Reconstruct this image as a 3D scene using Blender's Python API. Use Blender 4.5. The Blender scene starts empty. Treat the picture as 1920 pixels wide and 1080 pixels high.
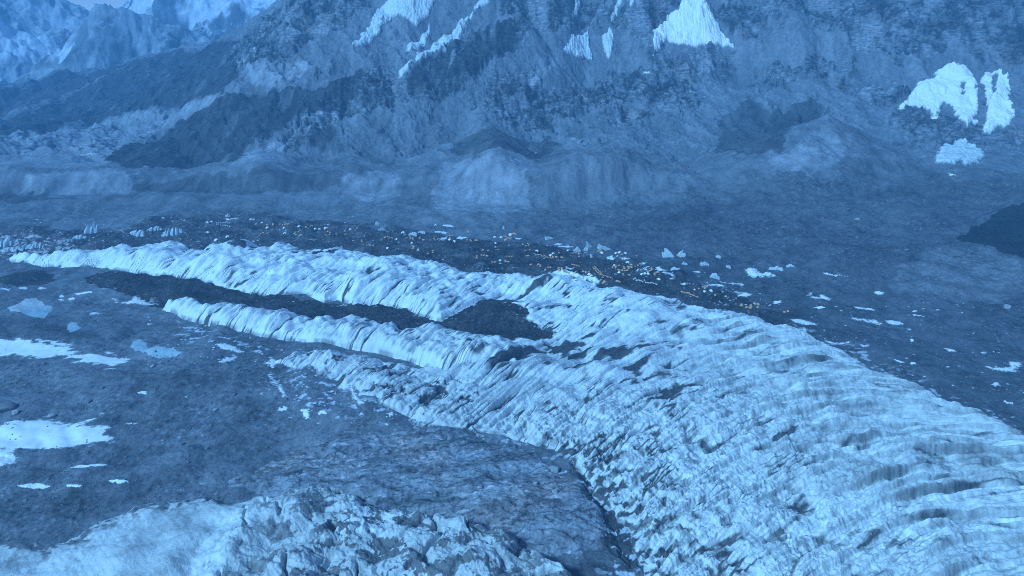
import bpy, math, random
import numpy as np
random.seed(7)
RES = 1.0            # tessellation density of the terrain
f32 = np.float32
sc = bpy.context.scene
COL = sc.collection

# ------------------------------------------------------------------ camera
CAMZ, PITCH, F = 350.0, math.radians(20.0), 1297.0
cp, sp = math.cos(PITCH), math.sin(PITCH)
cam = bpy.data.cameras.new('camera')
cam.sensor_width = 36.0
cam.lens = 36.0 * F / 1920.0
cam.clip_start, cam.clip_end = 1.0, 40000.0
camo = bpy.data.objects.new('camera', cam)
COL.objects.link(camo)
camo.location = (0, 0, CAMZ)
camo.rotation_euler = (math.radians(90) - PITCH, 0, 0)
sc.camera = camo

def ray(u, v):
    x = (np.asarray(u, float) - 960) / F
    y = -(np.asarray(v, float) - 540) / F
    return x, cp + y * sp, -sp + y * cp

def U(pts, z=0.0, out=0.0):
    """points of the photograph laid on a level z (z may differ per point)"""
    p = np.array(pts, float)
    if p.shape[1] == 3:
        z = p[:, 2]
    dx, dy, dz = ray(p[:, 0], p[:, 1])
    t = (z - CAMZ) / dz
    w = np.stack([dx * t, dy * t], 1)
    if out:
        k = (z > 5)[:, None] * out / np.hypot(w[:, 0], w[:, 1])[:, None]
        w = w * (1 + k)
    return w

def P3(u, v, Y):
    dx, dy, dz = ray(u, v)
    t = Y / dy
    return (float(dx * t), float(Y), float(CAMZ + dz * t))

# ------------------------------------------------------------------ noise
_rng = np.random.RandomState(3)
_a = _rng.rand(256) * 2 * np.pi
GX, GY = np.cos(_a).astype(f32), np.sin(_a).astype(f32)

def gn(x, y, seed=0):
    x = np.asarray(x, f32); y = np.asarray(y, f32)
    xf = np.floor(x); yf = np.floor(y)
    xi = xf.astype(np.int64).astype(np.uint32); yi = yf.astype(np.int64).astype(np.uint32)
    fx = x - xf; fy = y - yf
    sx = fx * fx * fx * (fx * (fx * 6 - 15) + 10); sy = fy * fy * fy * (fy * (fy * 6 - 15) + 10)
    s = np.uint32((seed * 2654435761 + 12345) & 0xffffffff)
    def g(ix, iy, dx, dy):
        h = ix * np.uint32(374761393) + iy * np.uint32(668265263) + s
        h = (h ^ (h >> np.uint32(13))) * np.uint32(1274126177)
        k = ((h ^ (h >> np.uint32(16))) & np.uint32(255)).astype(np.int64)
        return GX[k] * dx + GY[k] * dy
    one = np.uint32(1)
    a = g(xi, yi, fx, fy); b = g(xi + one, yi, fx - 1, fy)
    c = g(xi, yi + one, fx, fy - 1); d = g(xi + one, yi + one, fx - 1, fy - 1)
    a = a + sx * (b - a); c = c + sx * (d - c)
    return (a + sy * (c - a)) * f32(1.5)

def fbm(x, y, lam, octs=4, seed=0, gain=0.5, lac=2.03):
    r = 0; amp = 1.0; s = 1.0 / lam
    for i in range(octs):
        r = r + amp * gn(x * s + i * 17.3, y * s - i * 9.1, seed + i)
        amp *= gain; s *= lac
    return r

def ridged(x, y, lam, octs=4, seed=0, gain=0.5):
    r = 0; amp = 1.0; s = 1.0 / lam; tot = 0
    for i in range(octs):
        r = r + amp * (1 - 2 * np.abs(gn(x * s + i * 7.7, y * s + i * 3.1, seed + i)))
        tot += amp; amp *= gain; s *= 2.1
    return r / tot

def ss(a, b, x):
    t = np.clip((x - a) / (b - a), 0, 1)
    return t * t * (3 - 2 * t)

def sdf(x, y, poly):
    """signed distance, positive inside"""
    sh = x.shape; x = x.ravel(); y = y.ravel()
    d2 = np.full(x.shape, 1e12, f32); ins = np.zeros(x.shape, bool)
    n = len(poly)
    for i in range(n):
        ax, ay = poly[i]; bx, by = poly[(i + 1) % n]
        ex, ey = bx - ax, by - ay
        L = ex * ex + ey * ey + 1e-9
        t = np.clip(((x - ax) * ex + (y - ay) * ey) / L, 0, 1)
        qx = x - ax - ex * t; qy = y - ay - ey * t
        d2 = np.minimum(d2, qx * qx + qy * qy)
        if ey != 0:
            c = ((ay > y) != (by > y)) & (x < (y - ay) * (ex / ey) + ax)
            ins ^= c
    d = np.sqrt(d2)
    return np.where(ins, d, -d).reshape(sh).astype(f32)

def sdf_box(x, y, poly, pad):
    """sdf worked out only near the polygon, -pad elsewhere"""
    p = np.array(poly); out = np.full(x.shape, -pad, f32)
    k = (x > p[:, 0].min() - pad) & (x < p[:, 0].max() + pad) & (y > p[:, 1].min() - pad) & (y < p[:, 1].max() + pad)
    if k.any():
        out[k] = np.maximum(sdf(x[k], y[k], poly), -pad)
    return out

def cone(x, y, crest, slopes, back=None):
    """land falling away on both sides of a 3D crest line"""
    z = np.full(x.shape, -1e4, f32)
    for i in range(len(crest) - 1):
        ax, ay, az = crest[i]; bx, by, bz = crest[i + 1]
        ex, ey = bx - ax, by - ay
        t = np.clip(((x - ax) * ex + (y - ay) * ey) / (ex * ex + ey * ey + 1e-9), 0, 1)
        d = np.hypot(x - ax - ex * t, y - ay - ey * t)
        k = slopes[i] + (slopes[i + 1] - slopes[i]) * t
        if back:
            side = (x - ax) * ey - (y - ay) * ex      # >0: right of the line
            k = np.where(side < 0, k * back, k)
        z = np.maximum(z, az + (bz - az) * t - k * d)
    return z

# ------------------------------------------------------------------ broad relief of the valley
R_A = [P3(700, -120, 2750), P3(540, -5, 2900), P3(500, 45, 3050), P3(470, 60, 3100), P3(410, 76, 3200), P3(340, 90, 3300),
       P3(255, 114, 3400), P3(150, 168, 3100), P3(0, 222, 2650), P3(-200, 290, 2400)]
R_B = [P3(330, 92, 3850), P3(255, 112, 3850), P3(190, 130, 3850), P3(120, 132, 3800), P3(60, 150, 3600), P3(0, 172, 3350), P3(-150, 200, 3100)]
R_C = [P3(760, 120, 2280), P3(640, 148, 2320), P3(600, 166, 2300), P3(520, 172, 2350), P3(430, 180, 2380), P3(395, 200, 2300), P3(330, 232, 2150), P3(210, 296, 1990)]
R_D = [P3(960, 20, 2240), P3(925, 45, 2200), P3(850, 82, 2120), P3(785, 116, 2050), P3(762, 150, 2000), P3(720, 200, 1920), P3(640, 262, 1800)]
R_F1 = [P3(420, 74, 4544), P3(350, 55, 4615), P3(290, 30, 4615), P3(255, 14, 4615), P3(230, 9, 4615), P3(208, 25, 4544), P3(180, 46, 4473), P3(150, 82, 4402), P3(100, 126, 4260)]
R_F2 = [P3(200, 40, 6390), P3(240, 0, 6319), P3(300, -60, 6319), P3(420, -120, 6319), P3(520, -60, 6106), P3(640, -90, 6035), P3(900, -100, 6035)]
R_F3 = [P3(-400, -200, 5893), P3(-100, -90, 5893), P3(60, -25, 5893), P3(110, -2, 5893), P3(130, 20, 5893), P3(165, 33, 5893), P3(195, 60, 5822)]
R_F5 = [P3(640, -30, 5254), P3(545, 0, 5254), P3(480, 22, 5183), P3(430, 8, 5254), P3(420, 40, 5112), P3(370, 72, 4970)]
R_F4 = [P3(150, 40, 6958), P3(170, 34, 6958), P3(195, 5, 6958), P3(205, -8, 6958), P3(216, -2, 6958), P3(224, 14, 6958), P3(260, 40, 6958)]
R_G = [P3(1780, 452, 1090), P3(1850, 468, 1040), P3(1920, 490, 985), P3(2100, 540, 900)]
R_I = [P3(1797, 450, 1130), P3(1840, 420, 1180), P3(1870, 401, 1200), P3(1925, 380, 1200), P3(2050, 350, 1200), P3(2250, 330, 1200), P3(2700, 330, 1200)]
R_H = [P3(1600, 262, 1590), P3(1550, 216, 1640), P3(1500, 240, 1600), P3(1470, 260, 1580)]

def wall(x, y):
    yw = 1790 + 60 * gn(x / 500, y * 0, 5) + 35 * gn(x / 170, y / 900, 6)
    yw = yw - 130 * ss(500, 1300, x) - 0.1 * np.maximum(x - 900, 0)
    q = y - yw
    g = gn(x / 230 + 3, y / 2500, 9); g2 = gn(x / 90, y / 1200, 10)
    q = q + (60 * g + 26 * g2) * ss(60, 420, q)
    tal = 0.25 * np.clip(q, 0, 120) + 0.48 * np.clip(q - 120, 0, 230) + 1.08 * np.clip(q - 350, 0, 360)
    tal = tal - 1.3 * np.maximum(0, -600 - x - 0.12 * np.maximum(y - 2300, 0)) * ss(0, 250, q)
    return tal

def h1(x, y):
    """relief without the fine detail"""
    z = 5 * gn(x / 420, y / 420, 1) + 2.5 * gn(x / 150, y / 150, 2)
    z = z * ss(500, 800, y + 0.3 * x + 300)
    # gentle rise behind the camp and to the east
    z = z + 0.05 * np.clip(y - 1130, 0, 500) + 0.07 * np.clip(x - 150, 0, 700) * ss(900, 1300, y + 0.45 * x - 100)
    cen = np.exp(-((x + 10) / 240) ** 2)
    bl = 1490 - 95 * cen + 45 * gn(x / 300, 0 * y, 31) + 24 * gn(x / 95, 0 * y, 32) + 9 * gn(x / 30, 0 * y, 34) - .22 * np.maximum(x - 250, 0)
    bh = (34 + 44 * cen) * (1 - 0.75 * ss(300, 650, x)) * np.clip(.85 + .9 * gn(x / 170 + 9, y / 900, 33), .15, 1.4)
    z = z + bh * ss(0, 62 + 60 * cen + 30 * gn(x / 140, 0 * y, 35), y - bl) + 9 * ss(25, 90, y - bl + 120 + 40 * gn(x / 120, y / 200, 36))
    z = z + 6 * ridged(x + .5 * y, y - .3 * x, 170, 3, 37) * ss(1500, 1600, y) * ss(2300, 1900, y)
    z = z + 10 * fbm(x, y, 160, 2, 40) * ss(1560, 1680, y) * ss(2400, 1900, y)
    w = wall(x, y)
    lid = ss(-1500, -500, x)
    z = z + np.maximum(w, 0) * (x > -1400)
    for c, k in ((R_A, [.6, .6, .6, .55, .5, .42, .34, .3, .2, .2]), (R_B, [.35] * 7), (R_C, [.6, .6, .55, .5, .5, .5, .45, .4]),
                 (R_D, [.9, .9, .8, .75, .7, .55, .4]), (R_G, [.16, .2, .22, .2]), (R_H, [.4, .45, .4, .4]), (R_I, [.2, .3, .33, .33, .33, .33, .33])):
        z = np.maximum(z, cone(x, y, c, k))
    far = y > 3950
    if np.any(far):
        zf = z[far] if z.shape else z
        xf, yf = x[far], y[far]
        for c, k in ((R_F1, [.8, .8, .9, 1, 1.1, 1.0, .8, .7, .6]), (R_F2, [.8] * 7), (R_F3, [.55] * 7), (R_F4, [1.2] * 7), (R_F5, [.8] * 6)):
            wv = 160 * gn(xf / 700, yf / 700, 61) + 60 * gn(xf / 230, yf / 230, 62)
            zf = np.maximum(zf, cone(xf + wv * .5, yf + wv, c, k))
        z[far] = zf
    # near left hummocks
    z = np.maximum(z, cone(x, y, [(-1100, 880, 14), (-760, 830, 12), (-560, 770, 9), (-420, 740, 4)], [.09] * 4))
    hum = fbm(x, y, 130, 3, 44)
    z = z + (9 * np.abs(hum) + 4 * hum) * ss(480, 620, y + .25 * np.abs(x)) * ss(1500, 1250, y)
    z = z + 7 * ridged(x, y, 240, 3, 48) * ss(150, 450, x) * ss(950, 1150, y + .3 * x) * ss(1700, 1500, y)
    z = z + 13 * np.exp(-(((x + 330) / 110) ** 2 + ((y - 655) / 60) ** 2))
    z = z + 8 * np.exp(-(((x + 180) / 90) ** 2 + ((y - 690) / 40) ** 2))
    return z.astype(f32)

# ------------------------------------------------------------------ terrain grid (denser near the viewer)
nc = int(1300 * RES)
th = np.radians(np.concatenate([np.linspace(-63, -47, 70, endpoint=False), np.linspace(-47, 47, nc), np.linspace(47, 63, 71)[1:]]))
nc = len(th)
rr = [150.0]
while rr[-1] < 7600:
    r = rr[-1]
    d = 4.0 if r < 330 else (max(.5, .00125 * r) if r < 1500 else (2.7 if r < 2700 else 3.6 if r < 3000 else (3.2 + (r - 3000) * .0035)))
    rr.append(r + d / RES)
rr = np.array(rr)
nr = len(rr)
TH, RR = np.meshgrid(th, rr)
X = (RR * np.sin(TH)).astype(f32); Y = (RR * np.cos(TH)).astype(f32)

def march(pts, zfun, tmax=11000):
    p = np.array(pts, float)
    dx, dy, dz = ray(p[:, 0], p[:, 1])
    t = np.concatenate([np.arange(200, 2600, 2.5), np.geomspace(2600, 7700, 700)])
    hit = np.full((len(p), 3), np.nan)
    for a in range(0, len(p), 400):
        s = slice(a, a + 400)
        px = dx[s, None] * t; py = dy[s, None] * t; pz = CAMZ + dz[s, None] * t
        below = pz <= zfun(px.astype(f32), py.astype(f32))
        i = below.argmax(1); i[~below.any(1)] = len(t) - 1
        k = np.arange(len(i))
        hit[s, 0] = px[k, i]; hit[s, 1] = py[k, i]; hit[s, 2] = pz[k, i]
    return hit

def RM(pts):
    return march(pts, h1)[:, :2]

Z = h1(X, Y)

# ------------------------------------------------------------------ outlines laid on the land
BT, MT, TT, IT, LT = 24, 20, 13, 9, 20         # how high the crests of the ice stand
P_B = U([(12, 478, 8), (40, 474, 12), (85, 476, 14), (115, 470, 16), (140, 460, 18), (165, 455, BT), (200, 456, BT), (240, 449, BT), (290, 446, BT), (338, 441, BT), (352, 452, BT),
         (375, 459, BT), (390, 452, BT), (425, 451, BT), (460, 454, BT), (497, 461, BT), (515, 451, BT), (540, 452, BT), (560, 460, BT), (600, 461, BT), (640, 457, BT), (662, 464, BT),
         (690, 471, BT), (720, 479, BT), (760, 477, BT), (800, 482, BT), (822, 481, BT), (842, 488, BT), (870, 494, BT), (882, 502, BT), (920, 502, BT), (950, 503, 22), (975, 508, 20),
         (1002, 511, 18), (1030, 517, 16), (1062, 522, 12), (1085, 530, 8), (1070, 550, 4), (1010, 556, 1), (972, 555, 0), (940, 553, 0), (915, 561, 0), (880, 577, 0), (850, 590, 0), (828, 601, 0), (780, 591, 0), (760, 581, 0),
         (735, 573, 0), (700, 571, 0), (660, 574, 0), (633, 558, 0), (610, 566, 0), (575, 553, 0), (540, 556, 0), (500, 556, 0), (460, 549, 0), (420, 539, 0), (390, 530, 0), (330, 521, 0), (290, 518, 0), (240, 508, 0), (200, 501, 0),
         (170, 498, 0), (130, 498, 0), (100, 497, 0), (60, 496, 0), (20, 490, 0)], 0, 13)
P_M = U([(303, 580, 2), (318, 572, 8), (332, 565, 14), (364, 556, MT), (400, 564, MT), (430, 562, MT), (470, 571, MT), (520, 576, MT), (560, 585, MT), (600, 590, MT), (640, 588, MT), (690, 591, MT), (720, 597, MT), (740, 594, MT), (757, 609, 18),
         (790, 611, 16), (830, 615, 14), (870, 626, 12), (930, 640, 10), (990, 655, 8), (980, 700, 2), (900, 705, 0), (830, 703, 0), (790, 691, 0), (762, 682, 0), (740, 676, 0), (700, 660, 0), (640, 652, 0), (600, 649, 0), (560, 643, 0), (500, 639, 0), (470, 627, 0), (430, 618, 0),
         (395, 616, 0), (360, 604, 0), (330, 594, 0), (308, 584, 0)], 0, 10)
P_T = U([(520, 690), (535, 672), (565, 663), (600, 660), (633, 660), (690, 672), (740, 692), (800, 705), (860, 705), (900, 720), (900, 808), (800, 798), (750, 778), (715, 752), (680, 736), (640, 726), (600, 714), (560, 706)], 5)
P_I = U([(955, 578, 4), (985, 561, 6), (1050, 541, IT), (1082, 529, IT), (1120, 535, IT), (1160, 540, IT), (1200, 551, IT), (1260, 559, IT), (1320, 572, IT), (1380, 582, IT), (1430, 599, IT), (1490, 615, IT), (1560, 640, IT), (1600, 655, IT),
         (1640, 680, IT), (1700, 700, IT), (1750, 725, IT), (1790, 744, IT), (1850, 768, IT), (1925, 806, IT), (2100, 880, IT), (2500, 1100, IT), (2300, 1500, 0), (1400, 1500, 0), (1215, 1100, 0), (1180, 1010, 0), (1125, 925, 0), (1085, 875, 0), (1050, 850, 0), (985, 832, 0), (900, 808, 0), (800, 797, 0), (740, 775, 0),
         (770, 700, 0), (830, 690, 0), (850, 660, 0), (890, 635, 0), (960, 641, 0), (1030, 637, 0), (1045, 626, 0), (1025, 617, 0), (990, 608, 0), (983, 592, 0)])
P_L = U([(-150, 1035), (-60, 1010), (0, 992), (60, 984), (78, 992), (130, 975), (165, 955), (200, 937), (240, 920), (300, 912), (360, 905), (400, 901), (420, 907), (450, 912), (480, 907), (515, 906), (530, 897), (545, 891), (562, 896), (582, 891), (603, 894),
         (616, 890), (640, 899), (660, 903), (690, 917), (720, 931), (745, 931), (762, 935), (790, 945), (830, 953), (870, 958), (900, 966), (930, 975), (955, 990), (1000, 1012), (1050, 1040), (1110, 1090), (1200, 1250), (900, 1700), (-800, 1700), (-700, 1100)], 16)
P_O = U([(440, 905, 0), (545, 845, 2), (620, 820, 5), (700, 802, 8), (760, 800, 8), (830, 803, 8), (900, 812, 8), (985, 834, 8), (1045, 862, 8), (1085, 900, 7), (1105, 935, 5), (1125, 970, 2), (1135, 1005, 0), (1100, 1030, 0), (1000, 1040, 0), (900, 1010, 0), (700, 980, 0), (500, 950, 0)])
P_D = U([(-80, 452), (0, 440), (60, 436), (130, 440), (190, 438), (235, 440), (275, 428), (330, 417), (420, 412), (520, 415), (560, 420), (640, 423), (700, 432), (760, 437), (800, 446), (860, 450), (950, 460), (1030, 462), (1080, 474), (1120, 486), (1160, 500), (1230, 515), (1290, 535), (1345, 552), (1400, 572),
         (1455, 585), (1500, 602), (1470, 625), (1340, 600), (1150, 565), (1000, 548), (700, 505), (400, 490), (130, 485), (-80, 480)])
P_N = U([(152, 527), (175, 515), (205, 508), (283, 510), (383, 520), (467, 540), (560, 560), (640, 568), (740, 568), (800, 590), (835, 600), (880, 572), (945, 555), (985, 556), (960, 578), (990, 590), (995, 607), (1035, 617), (1050, 626), (1035, 650), (960, 662), (900, 660),
         (850, 650), (790, 645), (750, 638), (690, 632), (600, 628), (500, 612), (430, 598), (365, 586), (330, 584), (300, 578), (260, 566), (205, 546)])
P_N2 = U([(-120, 522), (0, 517), (50, 509), (92, 508), (100, 520), (85, 533), (45, 537), (-120, 542)])
P_N3 = U([(1420, 590), (1450, 588), (1480, 597), (1486, 606), (1455, 610), (1425, 606)])

# crevasse system: curves y = FX(x) + c, steep in the west, level in the east
def FX(x):
    xx = np.clip(x, -40, 420)
    f = 1.3 * xx - .00165 * xx * xx
    return f + np.where(x < -40, (x + 40) * 1.42, 0) + np.where(x > 420, (x - 420) * -.09, 0)
PHI = Y - FX(X).astype(f32); PSI = X * f32(1.25)
w80x, w80y = gn(X / 80, Y / 80, 101), gn(X / 80, Y / 80, 102)
w20x, w20y = fbm(X, Y, 22, 3, 103), fbm(X, Y, 22, 3, 106)

def sd(poly, w1=0, w2=0, pad=60):
    return sdf_box(X + w1 * w80x + w2 * w20x, Y + w1 * w80y + w2 * w20y, poly, pad)

near = Y < 1500
sB = sd(P_B, 2.5, 1.3); sM = sd(P_M, 2.5, 1.3); sT = sd(P_T, 8, 9); sI = sd(P_I, 4, 5); sL = sd(P_L, 1, 4.0)
sI = np.maximum(sI, sd(U([(925, 557), (960, 541), (1000, 518), (1060, 512), (1125, 530), (1100, 560), (1020, 572), (985, 558)], 6), 2, 4))
sO = sd(P_O, 8, 8)
sD = sd(P_D, 7, 5); sN = sd(P_N, 3, 5); sN2 = sd(P_N2, 6, 7); sN3 = sd(P_N3, 2, 3)
sR = sd(U([(1080, 872), (1100, 880), (1140, 935), (1165, 985), (1200, 1060), (1175, 1065), (1140, 1010), (1115, 950), (1085, 900)]), 2, 3)   # gully east of the rock

def rise(s, H, w):
    return H * (1 - np.exp(-np.maximum(s, 0) / w))
lump = fbm(X, Y, 90, 3, 120)
hB = rise(sB, BT + 4 * lump + 5 * gn(X / 35, Y / 35, 121) + 2.5 * gn(X / 12, Y / 12, 127), 14)
hM = rise(sM, MT + 4 + 4 * lump + 6 * gn(X / 30, Y / 30, 122) + 3 * gn(X / 11, Y / 11, 126), 9)
hT = rise(sT, TT + 5 * lump, 16)
hI = rise(sI, 11 + 5 * lump + .012 * np.maximum(X, 0), 16)
eL0 = ss(-300, -170, X)
sLj = sL + (1 - eL0) * (5 * w20x + 3 * gn(X / 4, Y / 4, 128))
hL = rise(sLj, (6 + 11 * eL0) + (2 + 5 * eL0) * gn(X / 26, Y / 26, 123) + 4 * gn(X / 60, Y / 60, 124), 6.5 + 14 * (1 - eL0))
hO = rise(sO, 11 + 3 * gn(X / 40, Y / 25, 125), 42)
ice_h = np.maximum.reduce([hB, hM, hT, hI, hL])
ice_s = np.maximum.reduce([sB, sM, sT, sI, sL])
inI = ss(0, 12, ice_s)
onL = ss(0, 6, sL)
east = ss(60, 330, X)                      # stepped part of the icefall
chaos = ss(640, 520, Y - .35 * X + 30 * lump) * ss(420, 150, X) * ss(0, 8, sI)   # broken lower part
dirtyT = np.maximum(ss(0, 10, sT) * ss(0, -30, sM), chaos * (.28 + .45 * ss(200, 60, X)))
# grooves
wp = .5 * gn(PHI / 120, PSI / 200, 128) + .3 * gn(PHI / 40, PSI / 70, 129)
n1 = gn(PHI / 70 + wp, PSI / 260, 130); n2 = gn(PHI / 27 + 1.2 * wp, PSI / 170, 131); n3 = gn(PHI / 11 + 1.5 * wp, PSI / 95, 132); n4 = gn(PHI / 5.0 + 1.5 * wp, PSI / 48, 135)
g1 = np.minimum(1, np.abs(n1) * 5.0); g2 = np.minimum(1, np.abs(n2) * 3.4); g3 = np.minimum(1, np.abs(n3) * 2.6)
patch1 = gn(X / 75, Y / 75, 133); patch2 = gn(X / 34, Y / 34, 134)
west = 1 - east
cr = (7.0 * (g1 - 1) * ss(-.35, .1, patch1) + 4.5 * (g2 - 1) + 2.6 * (g3 - 1) + 1.9 * (np.minimum(1, np.abs(n4) * 2.6) - 1) + 1.0 * gn(PHI / 3.0 + 2 * wp, PSI / 26, 137))
def saw(p, up):
    q = p - np.floor(p)
    return np.where(q < up, ss(0, 1, q / up), 1 - (q - up) / (1 - up)), q
brk = 1.0 * gn(PHI / 130, PSI / 330, 144) + .40 * gn(PHI / 40, PSI / 110, 145) + .14 * gn(PHI / 12, PSI / 30, 146)
terr, fr = saw(PHI / 40 + brk, .26)
terr2, fr2 = saw(PHI / 16 + 1.2 * brk + .3, .3)
terr3, fr3 = saw(PHI / 7.0 + 1.6 * brk + .6, .35)
lowE = ss(860, 600, Y - .1 * X)
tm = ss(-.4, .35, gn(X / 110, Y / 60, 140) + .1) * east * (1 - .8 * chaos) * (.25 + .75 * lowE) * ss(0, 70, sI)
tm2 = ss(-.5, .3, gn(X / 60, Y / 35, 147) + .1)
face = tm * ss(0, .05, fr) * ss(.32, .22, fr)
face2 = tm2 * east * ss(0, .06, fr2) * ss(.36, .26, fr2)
rib = gn(X / 3.0 + .3 * w20x, Y / 14, 141) * (.3 + .55 * face + .4 * face2)
rough = fbm(X, Y, 12, 4, 142, .6)
blk = ridged(X + 6 * w20x, Y + 6 * w20y, 24, 4, 143, .6)
ice_d = inI * (1 - onL) * ((.85 * west + .4 * east) * cr + tm * 7.5 * (terr - .5) + east * tm2 * 4.8 * (terr2 - .5) + east * 2.3 * (terr3 - .5) + rib * .8 + (.55 + .9 * chaos) * rough
              + (.6 + 4.0 * chaos + 2.2 * ss(0, 10, sT) * ss(0, -30, sM)) * (blk - .3))
# front ice mound: smooth on the west, split by clefts on the east
eL = ss(-260, -120, X) * ss(0, 6, sL)
nl1 = gn((X + .25 * Y) / 24 + .25 * w20x, (Y - .2 * X) / 60 + .15 * w20y, 150); nl2 = gn((X * .9 + .5 * Y) / 26, (Y - .5 * X) / 17, 151)
cl = np.minimum(1, np.abs(nl1) * 7); cl2 = np.minimum(1, np.abs(nl2) * 4.5)
mL = ss(-.05, .3, gn(X / 34, Y / 34, 152) + .1) * ss(-240, -190, X)
nl3 = gn((X + .6 * Y) / 7 + .4 * w20x, (Y - .3 * X) / 19, 157)
facet = .45 * gn(X / 9 + w20x * .3, Y / 9, 154) + .9 * (ridged(X + 2 * w20x, Y + 2 * w20y, 9, 3, 155, .6) - .3) + .55 * (np.minimum(1, np.abs(nl3) * 4) - 1)
ice_d = ice_d + onL * ((.1 + eL) * (7.5 * (cl - 1) * mL + 2.2 * (cl2 - 1)) + (.15 + 1.0 * eL) * facet + (.25 + .6 * eL) * rough + .25 * gn((X + Y) / 5, (Y - X) / 30, 153)
              + eL * 2.0 * ridged(X + 3 * w20x, Y, 24, 4, 156, .6))
# rock outcrop
crk = ridged(X * .8 + .5 * Y + 4 * w20x, (Y - .25 * X) * 1.8 + 4 * w20y, 34, 4, 160)
onO = ss(0, 8, sO) * (ice_s < 0)
hO2 = hO + onO * (1.8 * crk + 1.0 * fbm(X, Y * 1.5, 9, 3, 161))
small = (1.5 + 2.6 * ss(0, 250, X) * ss(850, 1050, Y)) * fbm(X, Y, 34, 5, 170, .58) + .25 * fbm(X, Y, 3.5, 2, 174) * ss(900, 500, Y)
Z = Z + (ice_s < -2) * 0 + np.maximum(ice_h, 0) + ice_d + np.where(ice_s < 0, np.maximum(hO2, 0), 0)
Z = Z - 11 * ss(-6, 18, sR) + 3.2 * ss(-22, 4, sR) * (ice_s < 4) * (ridged(X + 3 * w20x, Y + 3 * w20y, 11, 4, 177, .6) - .2)
Z = Z + small * (1 + .8 * ss(0, 25, sD)) * ss(2400, 1500, Y) * (1 - inI)
moundD = 4 * ss(-10, 60, sD) * (1 - inI)
Z = Z + moundD
# ---- triangle hollow and medial moraine slightly domed
Z = Z + (2.5 * ss(0, 40, sN) + 2.2 * ss(0, 10, np.maximum(sN, sD)) * fbm(X, Y, 18, 4, 175, .6)) * (1 - inI)

# ------------------------------------------------------------------ mountain zones
def zone(pts, feather=10, w1=12, w2=8, ground=RM, pad=90):
    p = ground(pts) if callable(ground) else pts
    return ss(-feather, feather, sd(p, w1, w2, pad))
rockz = np.zeros_like(Z)
for poly in ([(955, 35), (1040, 52), (1080, 66), (1120, 40), (1190, 55), (1215, 112), (1245, 122), (1235, 60), (1262, 20), (1335, 20), (1390, 72), (1425, 72), (1440, 38), (1490, 32), (1530, 60), (1575, 75), (1640, 100), (1700, 112), (1760, 98), (1840, 88), (1860, 140), (2000, 130), (2000, -60), (900, -60)],
             [(930, 140), (1000, 128), (1012, 165), (1060, 172), (1150, 138), (1205, 138), (1240, 150), (1280, 160), (1330, 190), (1280, 215), (1200, 190), (1100, 212), (1000, 236), (940, 232), (895, 210)],
             [(1225, 110), (1290, 98), (1330, 98), (1390, 120), (1330, 160), (1270, 158), (1235, 140)],
             [(1440, 118), (1500, 125), (1600, 122), (1605, 145), (1500, 150), (1450, 165), (1420, 150)],
             [(1640, 245), (1690, 208), (1745, 205), (1790, 240), (1900, 250), (2000, 270), (1920, 285), (1800, 270), (1745, 275)],
             [(1600, 180), (1650, 170), (1700, 175), (1680, 195), (1640, 200)],
             [(762, 175), (768, 140), (785, 118), (830, 95), (870, 75), (915, 55), (945, 45), (1000, 60), (965, 98), (915, 122), (895, 145), (865, 168), (840, 183), (815, 190), (790, 190), (765, 195)],
             [(440, 150), (430, 90), (500, 40), (560, -10), (700, -10), (640, 60), (560, 95), (530, 120), (490, 105), (470, 130)],
             [(640, 160), (700, 130), (745, 150), (740, 190), (690, 215), (640, 230), (600, 260), (560, 285), (520, 270), (560, 220), (600, 200)],
             [(1110, 225), (1180, 205), (1215, 220), (1190, 235), (1140, 240)]):
    rockz = np.maximum(rockz, zone(poly, 4, 16, 17))
darkz = np.zeros_like(Z)
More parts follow.
